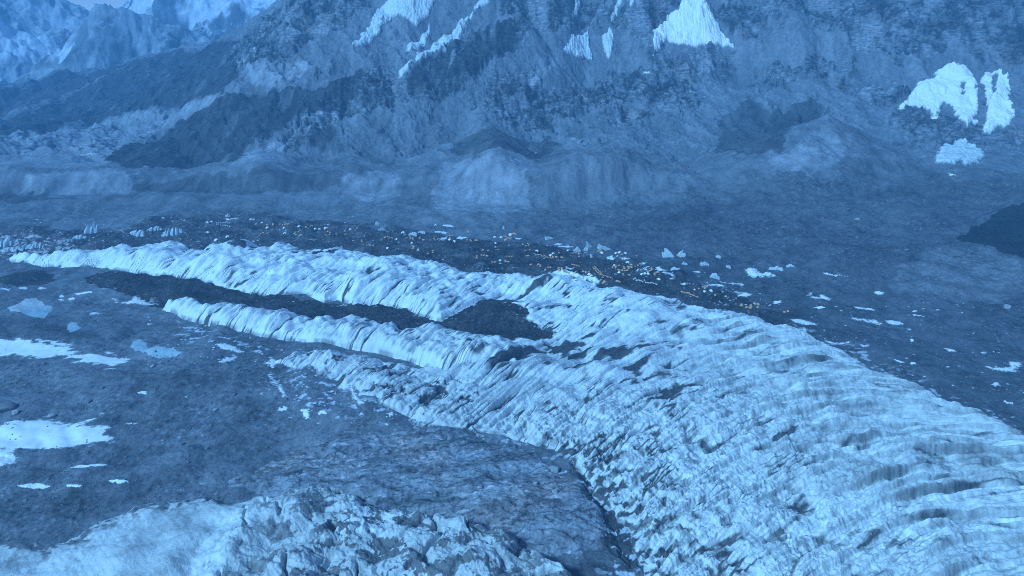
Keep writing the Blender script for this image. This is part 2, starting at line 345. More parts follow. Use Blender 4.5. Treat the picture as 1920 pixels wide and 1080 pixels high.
for poly, a in (([(762, 178), (766, 142), (785, 119), (830, 96), (850, 98), (842, 120), (822, 150), (800, 180), (780, 192)], .9),
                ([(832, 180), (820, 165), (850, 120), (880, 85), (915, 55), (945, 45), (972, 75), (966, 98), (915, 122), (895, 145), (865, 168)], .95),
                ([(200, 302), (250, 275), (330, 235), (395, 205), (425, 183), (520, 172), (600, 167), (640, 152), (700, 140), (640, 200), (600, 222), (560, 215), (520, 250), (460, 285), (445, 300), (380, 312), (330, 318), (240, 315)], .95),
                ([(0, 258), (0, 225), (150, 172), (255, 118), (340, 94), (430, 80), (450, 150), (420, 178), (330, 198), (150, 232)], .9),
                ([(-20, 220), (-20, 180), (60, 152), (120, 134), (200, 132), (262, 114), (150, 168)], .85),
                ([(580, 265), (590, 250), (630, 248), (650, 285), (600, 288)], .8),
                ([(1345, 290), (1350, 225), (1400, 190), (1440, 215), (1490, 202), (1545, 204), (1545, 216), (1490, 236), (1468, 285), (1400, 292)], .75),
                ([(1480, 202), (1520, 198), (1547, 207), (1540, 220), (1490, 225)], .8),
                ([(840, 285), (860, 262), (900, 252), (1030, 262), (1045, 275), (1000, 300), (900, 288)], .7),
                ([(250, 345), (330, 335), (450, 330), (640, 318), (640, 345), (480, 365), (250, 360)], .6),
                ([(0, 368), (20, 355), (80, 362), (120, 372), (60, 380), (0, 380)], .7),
                ([(1795, 449), (1840, 420), (1870, 400), (1925, 380), (2100, 345), (2600, 300), (2600, 600), (2100, 530), (1925, 487), (1860, 464)], 1.0),  # eastern hill: its shadowed side painted as a dark zone
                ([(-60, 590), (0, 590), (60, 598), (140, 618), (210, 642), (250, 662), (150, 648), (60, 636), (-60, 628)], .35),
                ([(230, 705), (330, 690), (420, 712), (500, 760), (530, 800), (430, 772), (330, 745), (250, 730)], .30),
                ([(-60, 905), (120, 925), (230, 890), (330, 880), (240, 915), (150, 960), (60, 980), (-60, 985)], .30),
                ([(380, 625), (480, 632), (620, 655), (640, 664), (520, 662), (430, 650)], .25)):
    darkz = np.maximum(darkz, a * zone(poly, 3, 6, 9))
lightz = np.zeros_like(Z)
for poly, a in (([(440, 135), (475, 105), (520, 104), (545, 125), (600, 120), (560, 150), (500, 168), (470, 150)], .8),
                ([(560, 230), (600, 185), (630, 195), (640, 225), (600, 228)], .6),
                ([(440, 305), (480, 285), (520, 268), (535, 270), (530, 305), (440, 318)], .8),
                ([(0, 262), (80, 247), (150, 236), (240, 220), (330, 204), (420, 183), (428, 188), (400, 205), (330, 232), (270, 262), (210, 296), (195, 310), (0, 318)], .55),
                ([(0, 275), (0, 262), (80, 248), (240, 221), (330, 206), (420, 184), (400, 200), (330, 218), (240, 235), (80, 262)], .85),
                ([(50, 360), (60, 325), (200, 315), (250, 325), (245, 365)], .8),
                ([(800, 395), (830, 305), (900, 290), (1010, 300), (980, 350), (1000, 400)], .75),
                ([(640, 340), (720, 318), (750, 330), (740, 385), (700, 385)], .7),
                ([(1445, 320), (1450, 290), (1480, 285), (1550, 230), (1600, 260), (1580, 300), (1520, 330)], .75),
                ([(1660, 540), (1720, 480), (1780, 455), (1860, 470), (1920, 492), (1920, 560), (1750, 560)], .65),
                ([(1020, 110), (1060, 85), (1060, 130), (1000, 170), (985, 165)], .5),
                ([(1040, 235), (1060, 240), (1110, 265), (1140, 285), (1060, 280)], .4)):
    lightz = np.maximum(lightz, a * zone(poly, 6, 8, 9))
mont = ss(1560, 1800, Y)
dg = ridged((X * .75 + Y * .55) + 10 * w20x, (Y * .75 - X * .5) / 3.2, 85, 4, 186)
crs = ss(.62, .70, fbm(X + 8 * w20x, Y / 1.3, 85, 5, 185, .6) + .25 * (dg - .3)) * mont * ss(3900, 3600, Y)
rs = np.maximum(rockz * ss(1500, 1700, Y), .85 * crs)
strat = gn(X / 120, (Z + .22 * X) / 15 + .8 * w80x + .3 * w20x, 180)
strat2 = gn(X / 45, (Z + .22 * X) / 6 + .5 * w20x, 181)
gul = ridged(X + 10 * w20x, Y / 3.0, 60, 3, 182)
bigr = ridged(X + 15 * w80x, Y * .6 + 15 * w80y, 130, 4, 183)
Z = Z + rs * (34 * (bigr - .3) + 18 * (gul - .3) + 8 * strat + 14 * fbm(X, Y, 44, 5, 184, .62)) * (.8 - .45 * (crs > rockz))
Z = Z + (1 - rs) * mont * (24 * (dg - .3) + 5.0 * fbm(X, Y, 90, 5, 190, .58) + 4.0 * (ridged(X + 6 * w20x, Y / 4, 50, 3, 191) - .3))
farm = ss(3950, 4300, Y)
Z = Z + farm * (90 * (ridged(X, Y, 520, 5, 200) - .35) + 35 * fbm(X, Y, 200, 4, 206)) * ss(60, 260, Z)
bluffm = ss(1370, 1450, Y + 25 * w80x) * ss(1620, 1540, Y + 40 * w80y) * (.55 + .45 * ss(-.3, .4, gn(X / 150, Y / 150, 211)))
rill = ridged(X + 9 * w20x + 8 * w80x, Y / 4.5, 30, 4, 210)
Z = Z + bluffm * 3 * (rill - .3)
Z = Z.astype(f32)

# ------------------------------------------------------------------ what each square of land is
CL = np.zeros(Z.shape, np.int8)                              # 0 ground
jag = 1.5 * w20x
CL[sD + 3 * patch2 * 8 > 0] = 1
CL[(sN + 3 * gn(X / 14, Y / 30, 176) > 0)] = 2
CL[sN2 > 0] = 13
CL[sN3 > 0] = 16
CL[(sO > 0)] = 8
ordr = np.stack([sB, sM, sT, sI, sL]); bi = ordr.argmax(0)
icy = ice_s > 0
# thin debris tongues cut into the ice
CL[icy] = np.array([4, 5, 6, 3, 7], np.int8)[bi[icy]]
yw0 = 1700 + 40 * gn(X / 300, X * 0, 5) - 90 * ss(500, 1300, X)
CL[(Y > yw0 + 30 * w80x) & (X > -640) & (Y < 3950)] = 9
za = cone(X, Y, R_A, [.6, .6, .6, .55, .5, .42, .34, .3, .2, .2]); zb = cone(X, Y, R_B, [.35] * 7); zc = cone(X, Y, R_C, [.6, .6, .55, .5, .5, .5, .45, .4])
h0 = h1(X, Y)
CL[(np.abs(h0 - za) < 1.0) & (X < -560) & (Y > 2150) & (CL != 3)] = 10
CL[(np.abs(h0 - zb) < 1.0) & (Y > 3200)] = 11
CL[(np.abs(h0 - zc) < 1.0) & (X < -250) & (Y > 1850)] = 12
if True:
    wv = 160 * gn(X / 700, Y / 700, 61) + 60 * gn(X / 230, Y / 230, 62)
    fz = np.stack([cone(X + wv * .5, Y + wv, c, k) for c, k in ((R_F1, [.8, .8, .9, 1, 1.1, 1.0, .8, .7, .6]), (R_F2, [.8] * 7), (R_F3, [.55] * 7), (R_F4, [1.2] * 7), (R_F5, [.8] * 6))])
    fb = fz.argmax(0)
    k = (Y > 3950) & (fz.max(0) >= h0 - 1) & (h0 > 60)
    CL[k] = np.array([20, 21, 22, 23, 24], np.int8)[fb[k]]
gz = cone(X, Y, R_G, [.16, .2, .22, .2])
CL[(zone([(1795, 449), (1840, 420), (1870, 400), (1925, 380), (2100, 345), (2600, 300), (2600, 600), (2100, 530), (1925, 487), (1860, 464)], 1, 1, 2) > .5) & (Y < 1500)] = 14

# ------------------------------------------------------------------ own colour of the surfaces
grain = fbm(X, Y, 5, 3, 300); med = fbm(X, Y, 40, 3, 310); broad = fbm(X, Y, 220, 3, 320)
streak = gn(X / 60, Y / 9, 330) + .6 * gn(X / 22, Y / 3.5, 331)
clus = ss(-.2, .5, fbm(X, Y, 70, 3, 325))
tone = (.155 - .062 * ss(-100, 300, X) * ss(1500, 1300, Y)) * (1 + .26 * broad + .30 * med + (.14 + .2 * clus) * grain + .25 * fbm(X, Y, 12, 3, 326, .7) + .10 * streak * ss(1500, 900, Y))
tone = np.where((grain > .72) & (clus > .35), tone * 1.5, tone)   # pale stones
tone = np.where((grain < -.75) & (clus > .3), tone * .6, tone)
down = gn(X / 11 + w20x, Y / 130, 340) + .6 * gn(X / 30, Y / 200, 341)
talus = .155 * (1 + .40 * (dg - .3) + .22 * down + .12 * broad + .14 * fbm(X, Y / 1.4, 11, 3, 351, .7) + .22 * ss(.1, .25, fbm(X + 12 * w20x, Y / 2.8, 80, 4, 352)))
ledge = ss(.2, .04, np.abs(strat)) * ss(-.25, .1, gn(X / 55, Z / 22, 355)); ledge2 = ss(.2, .05, np.abs(strat2))
cliff = .135 * (1 + .7 * fbm(X, Y, 70, 5, 350, .62) + .35 * strat - .85 * ledge - .55 * ledge2 + .4 * (bigr - .3) + .35 * fbm(X, Y, 12, 2, 356))
coul = ss(.5, .75, ridged(X + .25 * Z + 12 * w20x, Z / 9, 95, 2, 357)) * ss(-.2, .3, gn(X / 220, Z / 90, 358))
cliff = cliff * (1 - .8 * coul) + .24 * .8 * coul
cliff = cliff * (1 - .35 * ss(1150, 1600, X))
mt = talus * (1 - rs) + np.clip(cliff, .03, .4) * rs
tone = tone * (1 - mont) + mt * mont
scarp = .165 * (1 + .22 * down + .08 * rill + .3 * med + .25 * broad)
tone = tone * (1 - .8 * bluffm) + scarp * .8 * bluffm
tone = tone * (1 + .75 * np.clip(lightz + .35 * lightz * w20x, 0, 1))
veg_shade = .045 * (1 + .45 * med + .5 * down + .3 * grain + 1.6 * ss(.35, .8, fbm(X, Y / 3, 70, 4, 354)))  # dark vegetated slopes, and the shade painted on the eastern hill
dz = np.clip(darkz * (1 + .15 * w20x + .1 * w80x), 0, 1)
tone = tone * (1 - dz) + veg_shade * dz
# far peaks: snow lying on the gentler and upper slopes
sl = np.hypot(np.gradient(Z, axis=0) / np.gradient(RR, axis=0), np.gradient(Z, axis=1) / (np.gradient(TH, axis=1) * RR))
sn = np.zeros_like(Z)
fp = (CL >= 20)
sn2 = ss(.0, .5, fbm(X, Y, 260, 5, 360) + .32 + ss(200, 460, Z) * .55 - .55 * ss(.7, 1.5, sl))
sn = np.where(fp, sn2 * np.choose(np.clip(CL - 20, 0, 4), [.3, 1.0, .6, .4, 1.0]), 0)
far_field = zone([(-40, 45), (20, 52), (60, 66), (105, 74), (135, 92), (112, 118), (80, 106), (45, 122), (-40, 122)], 40, 60, 30, pad=300) * (Y > 4200)
sn = np.maximum(sn, far_field * ss(-.8, -.2, w80x + .5 * w20x + .4))
tone = np.where(Y > 3950, .13 * (1 + .9 * fbm(X, Y / 1.5, 150, 5, 370, .6) + 1.1 * ss(.35, .8, ridged(X + 60 * w80x, Z / 5 + Y / 6, 130, 3, 371))), tone)
tone = tone * (1 - sn) + .8 * sn
# moraine bands of dark debris, then the painted shade of the eastern hill
spk = fbm(X, Y, 4, 3, 302, .7)
mor = .05 * (1 + .45 * med + .45 * spk + .35 * streak)
mor = np.where(spk > .85, mor * 2.6, mor)
mor1 = mor * (.9 + .5 * ss(100, -500, X)) * (1 + .5 * ss(-.1, .5, patch2))
tone = np.where(CL == 1, mor1, tone)
tone = np.where((CL == 2) | (CL == 13) | (CL == 16), mor * .85, tone)
tone = np.where(CL == 14, .022 * (1 + .3 * med), tone)  # shadowed side of the hill, put into its colour as near black
# broken dark debris in the gully beside the rock
tear = .8 * gn(X / 22 + .5 * w20x, Y / 9 + .5 * w20y, 390) + .75 * fbm(X, Y, 7, 3, 391)
gv = ss(-14, 4, sR + 6 * w20x) * (CL == 0)
tone = tone * (1 - gv) + gv * np.where(tear > .35, .32, .055 * (1 + .5 * grain))
# bare rock in front
orock = .20 * (1 + .55 * fbm(X * .7 + .6 * Y, (Y - .3 * X) * 2.4, 42, 5, 380, .6) + .15 * crk + .22 * grain)
orock = np.where(gn(X / 12, Y / 5, 385) + .6 * gn(X / 3.5, Y / 2.5, 386) + .6 * w80x > .5, orock * 1.55, orock)
orock = np.where(ridged(X * .8 + .5 * Y + 3 * w20x, (Y - .25 * X) * 2, 16, 2, 387) > .74, orock * .5, orock)
tone = np.where(CL == 8, np.clip(orock, .04, .45), tone)
# dirt on the ice
deep = ss(.30, .06, g1) * ss(-.2, .15, patch1) + .9 * ss(.26, .05, g2) * ss(.0, .3, patch2)
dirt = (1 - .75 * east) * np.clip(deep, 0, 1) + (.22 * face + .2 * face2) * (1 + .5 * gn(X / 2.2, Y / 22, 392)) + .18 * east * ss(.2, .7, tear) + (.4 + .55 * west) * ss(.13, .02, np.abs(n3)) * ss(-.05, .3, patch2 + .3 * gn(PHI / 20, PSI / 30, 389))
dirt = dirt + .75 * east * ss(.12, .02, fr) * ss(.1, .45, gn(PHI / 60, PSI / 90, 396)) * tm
hol = tear * .55 + 1.5 * (.22 - blk)
dirt = dirt + dirtyT * (.9 * ss(-.1, .25, hol) + .12 * ss(-.3, .6, rough))
strip = sd(U([(850, 650), (930, 655), (1060, 640), (1130, 655), (1210, 690), (1300, 720), (1270, 745), (1150, 720), (1000, 720), (880, 720)]), 10, 8)
dirt = dirt + .9 * ss(0, 25, strip) * ss(.0, .35, gn(PHI / 30, PSI / 60, 393) + .3 * w20x)
for pl in ([(1115, 670), (1130, 658), (1175, 653), (1160, 665), (1120, 676)], [(1200, 712), (1210, 702), (1222, 706), (1215, 714)], [(1445, 830), (1450, 818), (1485, 805), (1500, 808), (1480, 822), (1455, 831)],
           [(1060, 665), (1085, 655), (1115, 645), (1100, 660), (1070, 672)], [(578, 487), (600, 480), (640, 475), (625, 484), (600, 486)], [(640, 560), (640, 545), (662, 537), (645, 552), (640, 570), (632, 566)],
           [(968, 545), (985, 537), (1010, 531), (1034, 528), (1020, 534), (995, 541), (980, 547)], [(1240, 735), (1280, 722), (1300, 718), (1270, 735), (1240, 745)], [(1020, 632), (1058, 627), (1105, 640), (1062, 643)], [(975, 643), (1040, 640), (1092, 650), (1030, 655)], [(1085, 632), (1110, 622), (1130, 620), (1112, 632)],
           [(1168, 694), (1225, 668), (1212, 684), (1180, 700)], [(1130, 672), (1200, 655), (1215, 656), (1160, 676)], [(1340, 752), (1352, 744), (1362, 744), (1350, 754)], [(1230, 690), (1262, 678), (1255, 688)], [(880, 577), (925, 560), (975, 552), (970, 560), (900, 582)], [(430, 484), (465, 478), (462, 484), (440, 488)]):
    dirt = dirt + ss(-2, 2, sd(U(pl, 12), 0, 3))
dirt = dirt + .75 * ss(-70, -5, sR + 14 * w20x) * ss(-.15, .25, tear) * (CL == 3)
dirtL = eL * (.9 * ss(.12, .3, gn(X / 20 + .5 * w20x, Y / 13 + .5 * w20y, 394) + .4 * fbm(X, Y, 5, 3, 388, .7)) + .9 * ss(.22, .05, cl) * mL + .8 * ss(.15, .03, cl2) * ss(-.1, .2, patch2))
dirtL = dirtL + (1 - eL) * (1.0 * ss(26, 1, sL) * ss(-.25, .25, tear) + .3 * ss(.25, .6, gn((X + Y) / 12, (Y - X) / 40, 395)))
dirtL = dirtL + .8 * ss(10, 40, X + 22 * w20x + 30) * ss(-60, 40, X) * ss(-.2, .3, tear)
dirt = np.where(CL == 7, dirtL, dirt)
dirt = np.clip(dirt + .1 * grain * (dirt > .05), 0, 1)
clean = .86 - .27 * ss(980, 560, Y) + .06 * ss(.1, .5, patch1) - .10 * east * ss(.0, .4, fbm(X, Y / 2, 30, 3, 397)) - .07 * ss(0, .5, fbm(X, Y, 9, 3, 398))
clean = np.where(CL == 7, .50 + .14 * ss(0, .4, lump) - .1 * ss(.1, .5, fbm(X, Y, 12, 3, 399)), clean)
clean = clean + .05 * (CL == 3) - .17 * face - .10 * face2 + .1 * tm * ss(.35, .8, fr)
clean = np.clip(clean, .2, .9)
edge = ss(3.5, .5, ice_s) * ss(-.3, .3, w20x)
dirt = np.clip(dirt + .6 * edge, 0, 1)
# ice flecks showing through the debris near the dirty tongue
fleck = sd(U([(300, 590), (380, 610), (470, 640), (560, 665), (520, 720), (540, 780), (700, 800), (760, 790), (700, 745), (600, 720), (480, 690), (400, 680), (320, 660), (320, 620)]), 12, 12)
fl = ss(0, 20, fleck) * ss(.3, .5, tear + .2 * w20x) * (CL == 0)
fl = np.maximum(fl, ss(-8, 6, sd(U([(-20, 452), (120, 450), (150, 470), (60, 478), (-20, 480)]), 4, 6)) * ss(.1, .4, tear) * .8)
fl = np.maximum(fl, .9 * ss(.62, .78, tear + .35 * w20x) * ((CL == 2) | (CL == 13)) * ss(24, 2, sN) * (sN > -1))
fl = np.maximum(fl, .8 * ss(.75, .9, tear + .2 * w20y) * (CL == 1) * ss(-.1, .3, w80y))
fl = np.maximum(fl, ss(-25, 0, -np.abs(sI + 12)) * ss(.3, .6, tear) * (CL == 0) * .7)
tone = tone * (1 - fl) + .6 * fl
rust = ss(.2, .8, fbm(X, Y, 130, 3, 400)) * rs * .45 + .5 * (CL == 8) * ss(0, .5, w80x) + .5 * ((CL == 2) | (CL == 1) | (CL == 13))
tone = np.clip(tone, .02, .85)

# ------------------------------------------------------------------ materials
def mat(name):
    m = bpy.data.materials.new(name); m.use_nodes = True
    nt = m.node_tree
    b = nt.nodes['Principled BSDF']
    return m, nt, b

def attr(nt, n):
    a = nt.nodes.new('ShaderNodeAttribute'); a.attribute_name = n
    return a.outputs['Fac']

def math_(nt, op, a, b=None, c=None):
    m = nt.nodes.new('ShaderNodeMath'); m.operation = op
    for i, v in enumerate((a, b, c)):
        if v is None: continue
        if isinstance(v, (int, float)): m.inputs[i].default_value = v
        else: nt.links.new(v, m.inputs[i])
    return m.outputs[0]

def mixc(nt, fac, a, b, mode='MIX'):
    m = nt.nodes.new('ShaderNodeMix'); m.data_type = 'RGBA'; m.blend_type = mode
    for i, v in ((0, fac), (6, a), (7, b)):
        if isinstance(v, (int, float)): m.inputs[i].default_value = v
        elif isinstance(v, tuple): m.inputs[i].default_value = (*v, 1)
        else: nt.links.new(v, m.inputs[i])
    return m.outputs[2]

def noise(nt, scale, detail=4, stretch=None, rough=.6):
    tc = nt.nodes.new('ShaderNodeTexCoord')
    n = nt.nodes.new('ShaderNodeTexNoise'); n.inputs['Scale'].default_value = scale
    n.inputs['Detail'].default_value = detail; n.inputs['Roughness'].default_value = rough
    if stretch:
        mp = nt.nodes.new('ShaderNodeMapping'); mp.inputs['Scale'].default_value = stretch; mp.inputs['Rotation'].default_value = (.1, .32, .15)
        nt.links.new(tc.outputs['Object'], mp.inputs[0]); nt.links.new(mp.outputs[0], n.inputs['Vector'])
    else:
        nt.links.new(tc.outputs['Object'], n.inputs['Vector'])
    return n.outputs['Fac']

def bump(nt, b, h, strength, dist):
    bp = nt.nodes.new('ShaderNodeBump'); bp.inputs['Strength'].default_value = strength; bp.inputs['Distance'].default_value = dist
    nt.links.new(h, bp.inputs['Height']); nt.links.new(bp.outputs[0], b.inputs['Normal'])

def make_land(name, fine, bumpd, crag=False):
    m, nt, b = mat(name)
    t = attr(nt, 'tone')
    n = noise(nt, fine, 4)
    k = math_(nt, 'MULTIPLY_ADD', n, 1.1, .45)
    v = math_(nt, 'MULTIPLY', t, k)
    if crag:
        a1 = noise(nt, 1.0, 5, (.05, .05, .22), .65)
        cl1 = nt.nodes.new('ShaderNodeClamp'); nt.links.new(math_(nt, 'MULTIPLY_ADD', a1, 3.2, -.6), cl1.inputs[0]); cl1.inputs['Min'].default_value = .45; cl1.inputs['Max'].default_value = 1.8
        mf = math_(nt, 'MULTIPLY_ADD', attr(nt, 'crag'), math_(nt, 'SUBTRACT', cl1.outputs[0], 1.0), 1.0)
        v = math_(nt, 'MULTIPLY', v, mf)
    comb = nt.nodes.new('ShaderNodeCombineColor')
    for i, s in enumerate((.90, 1.0, 1.2)):
        nt.links.new(math_(nt, 'MULTIPLY', v, s), comb.inputs[i])
    c = mixc(nt, math_(nt, 'MULTIPLY', attr(nt, 'rust'), .55), comb.outputs[0], (1.45, .92, .62), 'MULTIPLY')
    nt.links.new(c, b.inputs['Base Color'])
    b.inputs['Roughness'].default_value = .9
    b.inputs['Specular IOR Level'].default_value = .15
    bump(nt, b, n, .7, bumpd)
    return m

def make_ice(name, dirtcol, fine=.35):
    m, nt, b = mat(name)
    d = attr(nt, 'dirt')
    n = noise(nt, fine, 5, None, .65)
    n2 = noise(nt, .06, 3)
    cv = math_(nt, 'MULTIPLY', attr(nt, 'clean'), math_(nt, 'MULTIPLY_ADD', n2, .3, .85))
    cc = nt.nodes.new('ShaderNodeCombineColor')
    for i_, k_ in enumerate((.92, 1.0, 1.05)):
        nt.links.new(math_(nt, 'MULTIPLY', cv, k_), cc.inputs[i_])
    clean = cc.outputs[0]
    dn = math_(nt, 'ADD', math_(nt, 'MULTIPLY', d, 1.35), math_(nt, 'MULTIPLY_ADD', n, .7, -.5))
    dcl = nt.nodes.new('ShaderNodeClamp'); nt.links.new(dn, dcl.inputs[0])
    dc = mixc(nt, n, tuple(x * .55 for x in dirtcol), tuple(min(1, x * 1.5) for x in dirtcol))
    c = mixc(nt, dcl.outputs[0], clean, dc)
    nt.links.new(c, b.inputs['Base Color'])
    b.inputs['Roughness'].default_value = .55
    b.inputs['Specular IOR Level'].default_value = .3
    bump(nt, b, n, .6, 1.3)
    return m

M_ground = make_land('moraine_gravel', .45, 1.0)
M_dark = make_land('dark_debris_shade', .5, .9)  # debris bands, and the hill with its shade painted in
M_rock = make_land('mountain_rock', .11, 4.0, True)
M_far = make_land('far_rock', .02, 12.0)
M_slab = make_land('outcrop_rock', .5, 1.2)
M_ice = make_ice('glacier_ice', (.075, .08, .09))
M_ice2 = make_ice('glacier_ice_front', (.13, .135, .15), .6)

# ------------------------------------------------------------------ build the land, one object for each piece
def props(o, label=None, cat=None, group=None, kind=None):
    if label: o['label'] = label
    if cat: o['category'] = cat
    if group: o['group'] = group
    if kind: o['kind'] = kind
    return o

IDX = np.arange(nr * nc).reshape(nr, nc)
FC = CL[:-1, :-1].copy()
ICE = np.isin(CL, (3, 4, 5, 6, 7))
for a_, b_ in ((CL[1:, :-1], ICE[1:, :-1]), (CL[:-1, 1:], ICE[:-1, 1:]), (CL[1:, 1:], ICE[1:, 1:])):   # the first step up onto the ice is ice
    k = b_ & ~np.isin(FC, (3, 4, 5, 6, 7))
    FC[k] = a_[k]
LAND = [
    (0, 'ground', M_ground, 'grey stony moraine ground covering the valley floor round the glacier', 'ground'),
    (1, 'moraine', M_dark, 'dark debris band carrying the tent camp behind the longest ice ridge', 'moraine'),
    (2, 'moraine', M_dark, 'almost black debris strip winding between the two long ice ridges', 'moraine'),
    (13, 'moraine', M_dark, 'small blackish debris patch west of the tip of the dark strip', 'moraine'),
    (16, 'moraine', M_dark, 'little black gravel hump at the icefall edge beyond the last tents', 'moraine'),
    (3, 'glacier', M_ice, 'broad pale icefall with curved crevasse steps sweeping down past the rock outcrop', 'glacier'),
    (4, 'glacier', M_ice, 'longest and cleanest white ice ridge, directly in front of the tent camp', 'ice ridge'),
    (5, 'glacier', M_ice, 'narrow ribbed ice ridge along the near side of the black debris strip', 'ice ridge'),
    (6, 'glacier', M_ice, 'short dirty broken ice tongue below the ribbed ice ridge', 'ice tongue'),
    (7, 'glacier', M_ice2, 'nearest ice mound, smooth on one side and split by dark clefts', 'ice mound'),
    (8, 'rock_outcrop', M_slab, 'bare mottled rock dome between the nearest ice mound and the icefall', 'rock outcrop'),
    (9, 'mountain', M_rock, 'huge bluish rock wall with scree fans filling the back of the valley', 'mountain'),
    (10, 'hill', M_rock, 'long dark ridge slanting down beyond the debris covered side valley', 'hill'),
    (11, 'hill', M_rock, 'smooth dark ridge just behind the long slanting one', 'hill'),
    (12, 'hill', M_rock, 'dark rounded spur tapering to a point in front of the side valley', 'hill'),
    (14, 'hill', M_dark, 'hill slope painted nearly black for shade, at the frame edge behind the grey talus mound', 'hill'),
    (20, 'mountain', M_far, 'hazy steep rock buttress rising behind the dark ridges', 'mountain'),
    (21, 'mountain', M_far, 'palest high snowy face behind the hazy rock buttress', 'mountain'),
    (22, 'mountain', M_far, 'far dark peak with a bright snowfield at its foot', 'mountain'),
    (23, 'mountain', M_far, 'tiny pointed peak standing in the gap with open sky', 'mountain'),
    (24, 'mountain', M_far, 'far snow streaked shoulder just above the long dark ridge', 'mountain'),
]
lutmap = {c[0] for c in LAND}
def mesh_from(name, verts, quads, mats, attrs=(), smooth=True):
    me = bpy.data.meshes.new(name)
    nv, nq = len(verts), len(quads)
    me.vertices.add(nv); me.vertices.foreach_set('co', np.ascontiguousarray(verts, f32).ravel())
    k = quads.shape[1]
    me.loops.add(nq * k); me.loops.foreach_set('vertex_index', np.ascontiguousarray(quads, np.int32).ravel())
    me.polygons.add(nq); me.polygons.foreach_set('loop_start', np.arange(0, nq * k, k, dtype=np.int32))
    me.update(calc_edges=True)
    me.polygons.foreach_set('use_smooth', np.full(nq, smooth, bool))
    for an, av in attrs:
        a = me.attributes.new(an, 'FLOAT', 'POINT'); a.data.foreach_set('value', np.ascontiguousarray(av, f32))
    me.materials.append(mats)
    me.validate()
    return me
XYZ = np.stack([X.ravel(), Y.ravel(), Z.ravel()], 1)
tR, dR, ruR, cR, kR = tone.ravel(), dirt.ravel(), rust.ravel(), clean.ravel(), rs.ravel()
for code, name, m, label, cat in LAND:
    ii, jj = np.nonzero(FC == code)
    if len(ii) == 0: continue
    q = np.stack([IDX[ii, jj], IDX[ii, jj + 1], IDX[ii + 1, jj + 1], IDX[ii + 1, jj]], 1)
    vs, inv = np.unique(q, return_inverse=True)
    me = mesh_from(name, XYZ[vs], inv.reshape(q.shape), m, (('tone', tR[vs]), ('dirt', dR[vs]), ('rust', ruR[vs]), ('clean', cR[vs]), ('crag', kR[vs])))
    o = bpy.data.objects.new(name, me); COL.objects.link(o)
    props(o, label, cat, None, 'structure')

# height of the finished land anywhere
def land(x, y):
    x = np.asarray(x, float); y = np.asarray(y, float)
    r = np.hypot(x, y); a = np.arctan2(x, y)
    i = np.interp(r, rr, np.arange(nr)); j = np.interp(a, th, np.arange(nc))
    i0 = np.clip(i.astype(int), 0, nr - 2); j0 = np.clip(j.astype(int), 0, nc - 2)
    fi = i - i0; fj = j - j0
    return (Z[i0, j0] * (1 - fi) * (1 - fj) + Z[i0, j0 + 1] * (1 - fi) * fj + Z[i0 + 1, j0] * fi * (1 - fj) + Z[i0 + 1, j0 + 1] * fi * fj)
def AT(pts):
    return march(pts, land)

# ------------------------------------------------------------------ snow, ponds, ice fins, stones and tents
def simple_mat(name, col, rough=.7, var=.15, scale=1.5, bumpd=.3):
    m, nt, b = mat(name)
    n = noise(nt, scale, 4)
    c = mixc(nt, n, tuple(max(0, x * (1 - var)) for x in col), tuple(min(1, x * (1 + var)) for x in col))
    nt.links.new(c, b.inputs['Base Color']); b.inputs['Roughness'].default_value = rough
    b.inputs['Specular IOR Level'].default_value = .2
    bump(nt, b, n, .4, bumpd)
    return m
M_snow = simple_mat('snow', (.82, .85, .88), .6, .05, .3, .6)
M_oldsnow = simple_mat('hanging_ice', (.55, .63, .70), .6, .45, .15, 4.0)
M_pond = simple_mat('pond_ice', (.34, .45, .52), .35, .22, .05, .1)
M_pond2 = simple_mat('milky_pond_ice', (.50, .55, .60), .4, .12, .05, .1)
M_fin = simple_mat('fin_ice', (.46, .53, .58), .5, .55, .45, .8)
M_stone = simple_mat('stone', (.15, .165, .19), .9, .35, .8, .4)
M_pale = simple_mat('pale_stone', (.30, .32, .35), .9, .25, .8, .4)
M_white = simple_mat('white_tent_fabric', (.86, .87, .86), .6, .03, 1.0, .05)
M_door = simple_mat('tent_doorway', (.05, .05, .055), .9, .1, 1.0, .05)
M_orange = simple_mat('orange_tent_fabric', (.70, .34, .15), .6, .12, 1.0, .05)
M_tan = simple_mat('tan_tent_fabric', (.62, .40, .24), .6, .12, 1.0, .05)
M_grey = simple_mat('pale_tent_fabric', (.62, .60, .58), .6, .1, 1.0, .05)

def ell(cx, cy, rx, ry, n=14, tilt=0.0, seed=0):
    r = np.random.RandomState(int(cx * 7 + cy) + seed)
    a = np.linspace(0, 2 * np.pi, n, endpoint=False)
    k = 1 + .22 * r.randn(n)
    return [(cx + rx * k[i] * math.cos(a[i]), cy + ry * k[i] * math.sin(a[i]) + tilt * rx * math.cos(a[i])) for i in range(n)]

def snow_mat(name, col, var, scale, bumpd):
    m, nt, b = mat(name)
    n = noise(nt, scale, 4); n2 = noise(nt, .55, 4, None, .7)
    c = mixc(nt, n, tuple(x * (1 - var) for x in col), tuple(min(1, x * (1 + var)) for x in col))
    e = math_(nt, 'MULTIPLY_ADD', math_(nt, 'ADD', attr(nt, 'cover'), math_(nt, 'MULTIPLY_ADD', n2, 1.6, -.8)), 2.2, -.15)
    cl = nt.nodes.new('ShaderNodeClamp'); nt.links.new(e, cl.inputs[0])
    c = mixc(nt, cl.outputs[0], (.16, .18, .22), c)
    nt.links.new(c, b.inputs['Base Color']); b.inputs['Roughness'].default_value = .6; b.inputs['Specular IOR Level'].default_value = .2
    bump(nt, b, n, .4, bumpd)
    return m
M_snow = snow_mat('snow', (.80, .84, .88), .06, .3, .6)
M_oldsnow = snow_mat('hanging_ice', (.56, .64, .70), .45, .15, 4.0)
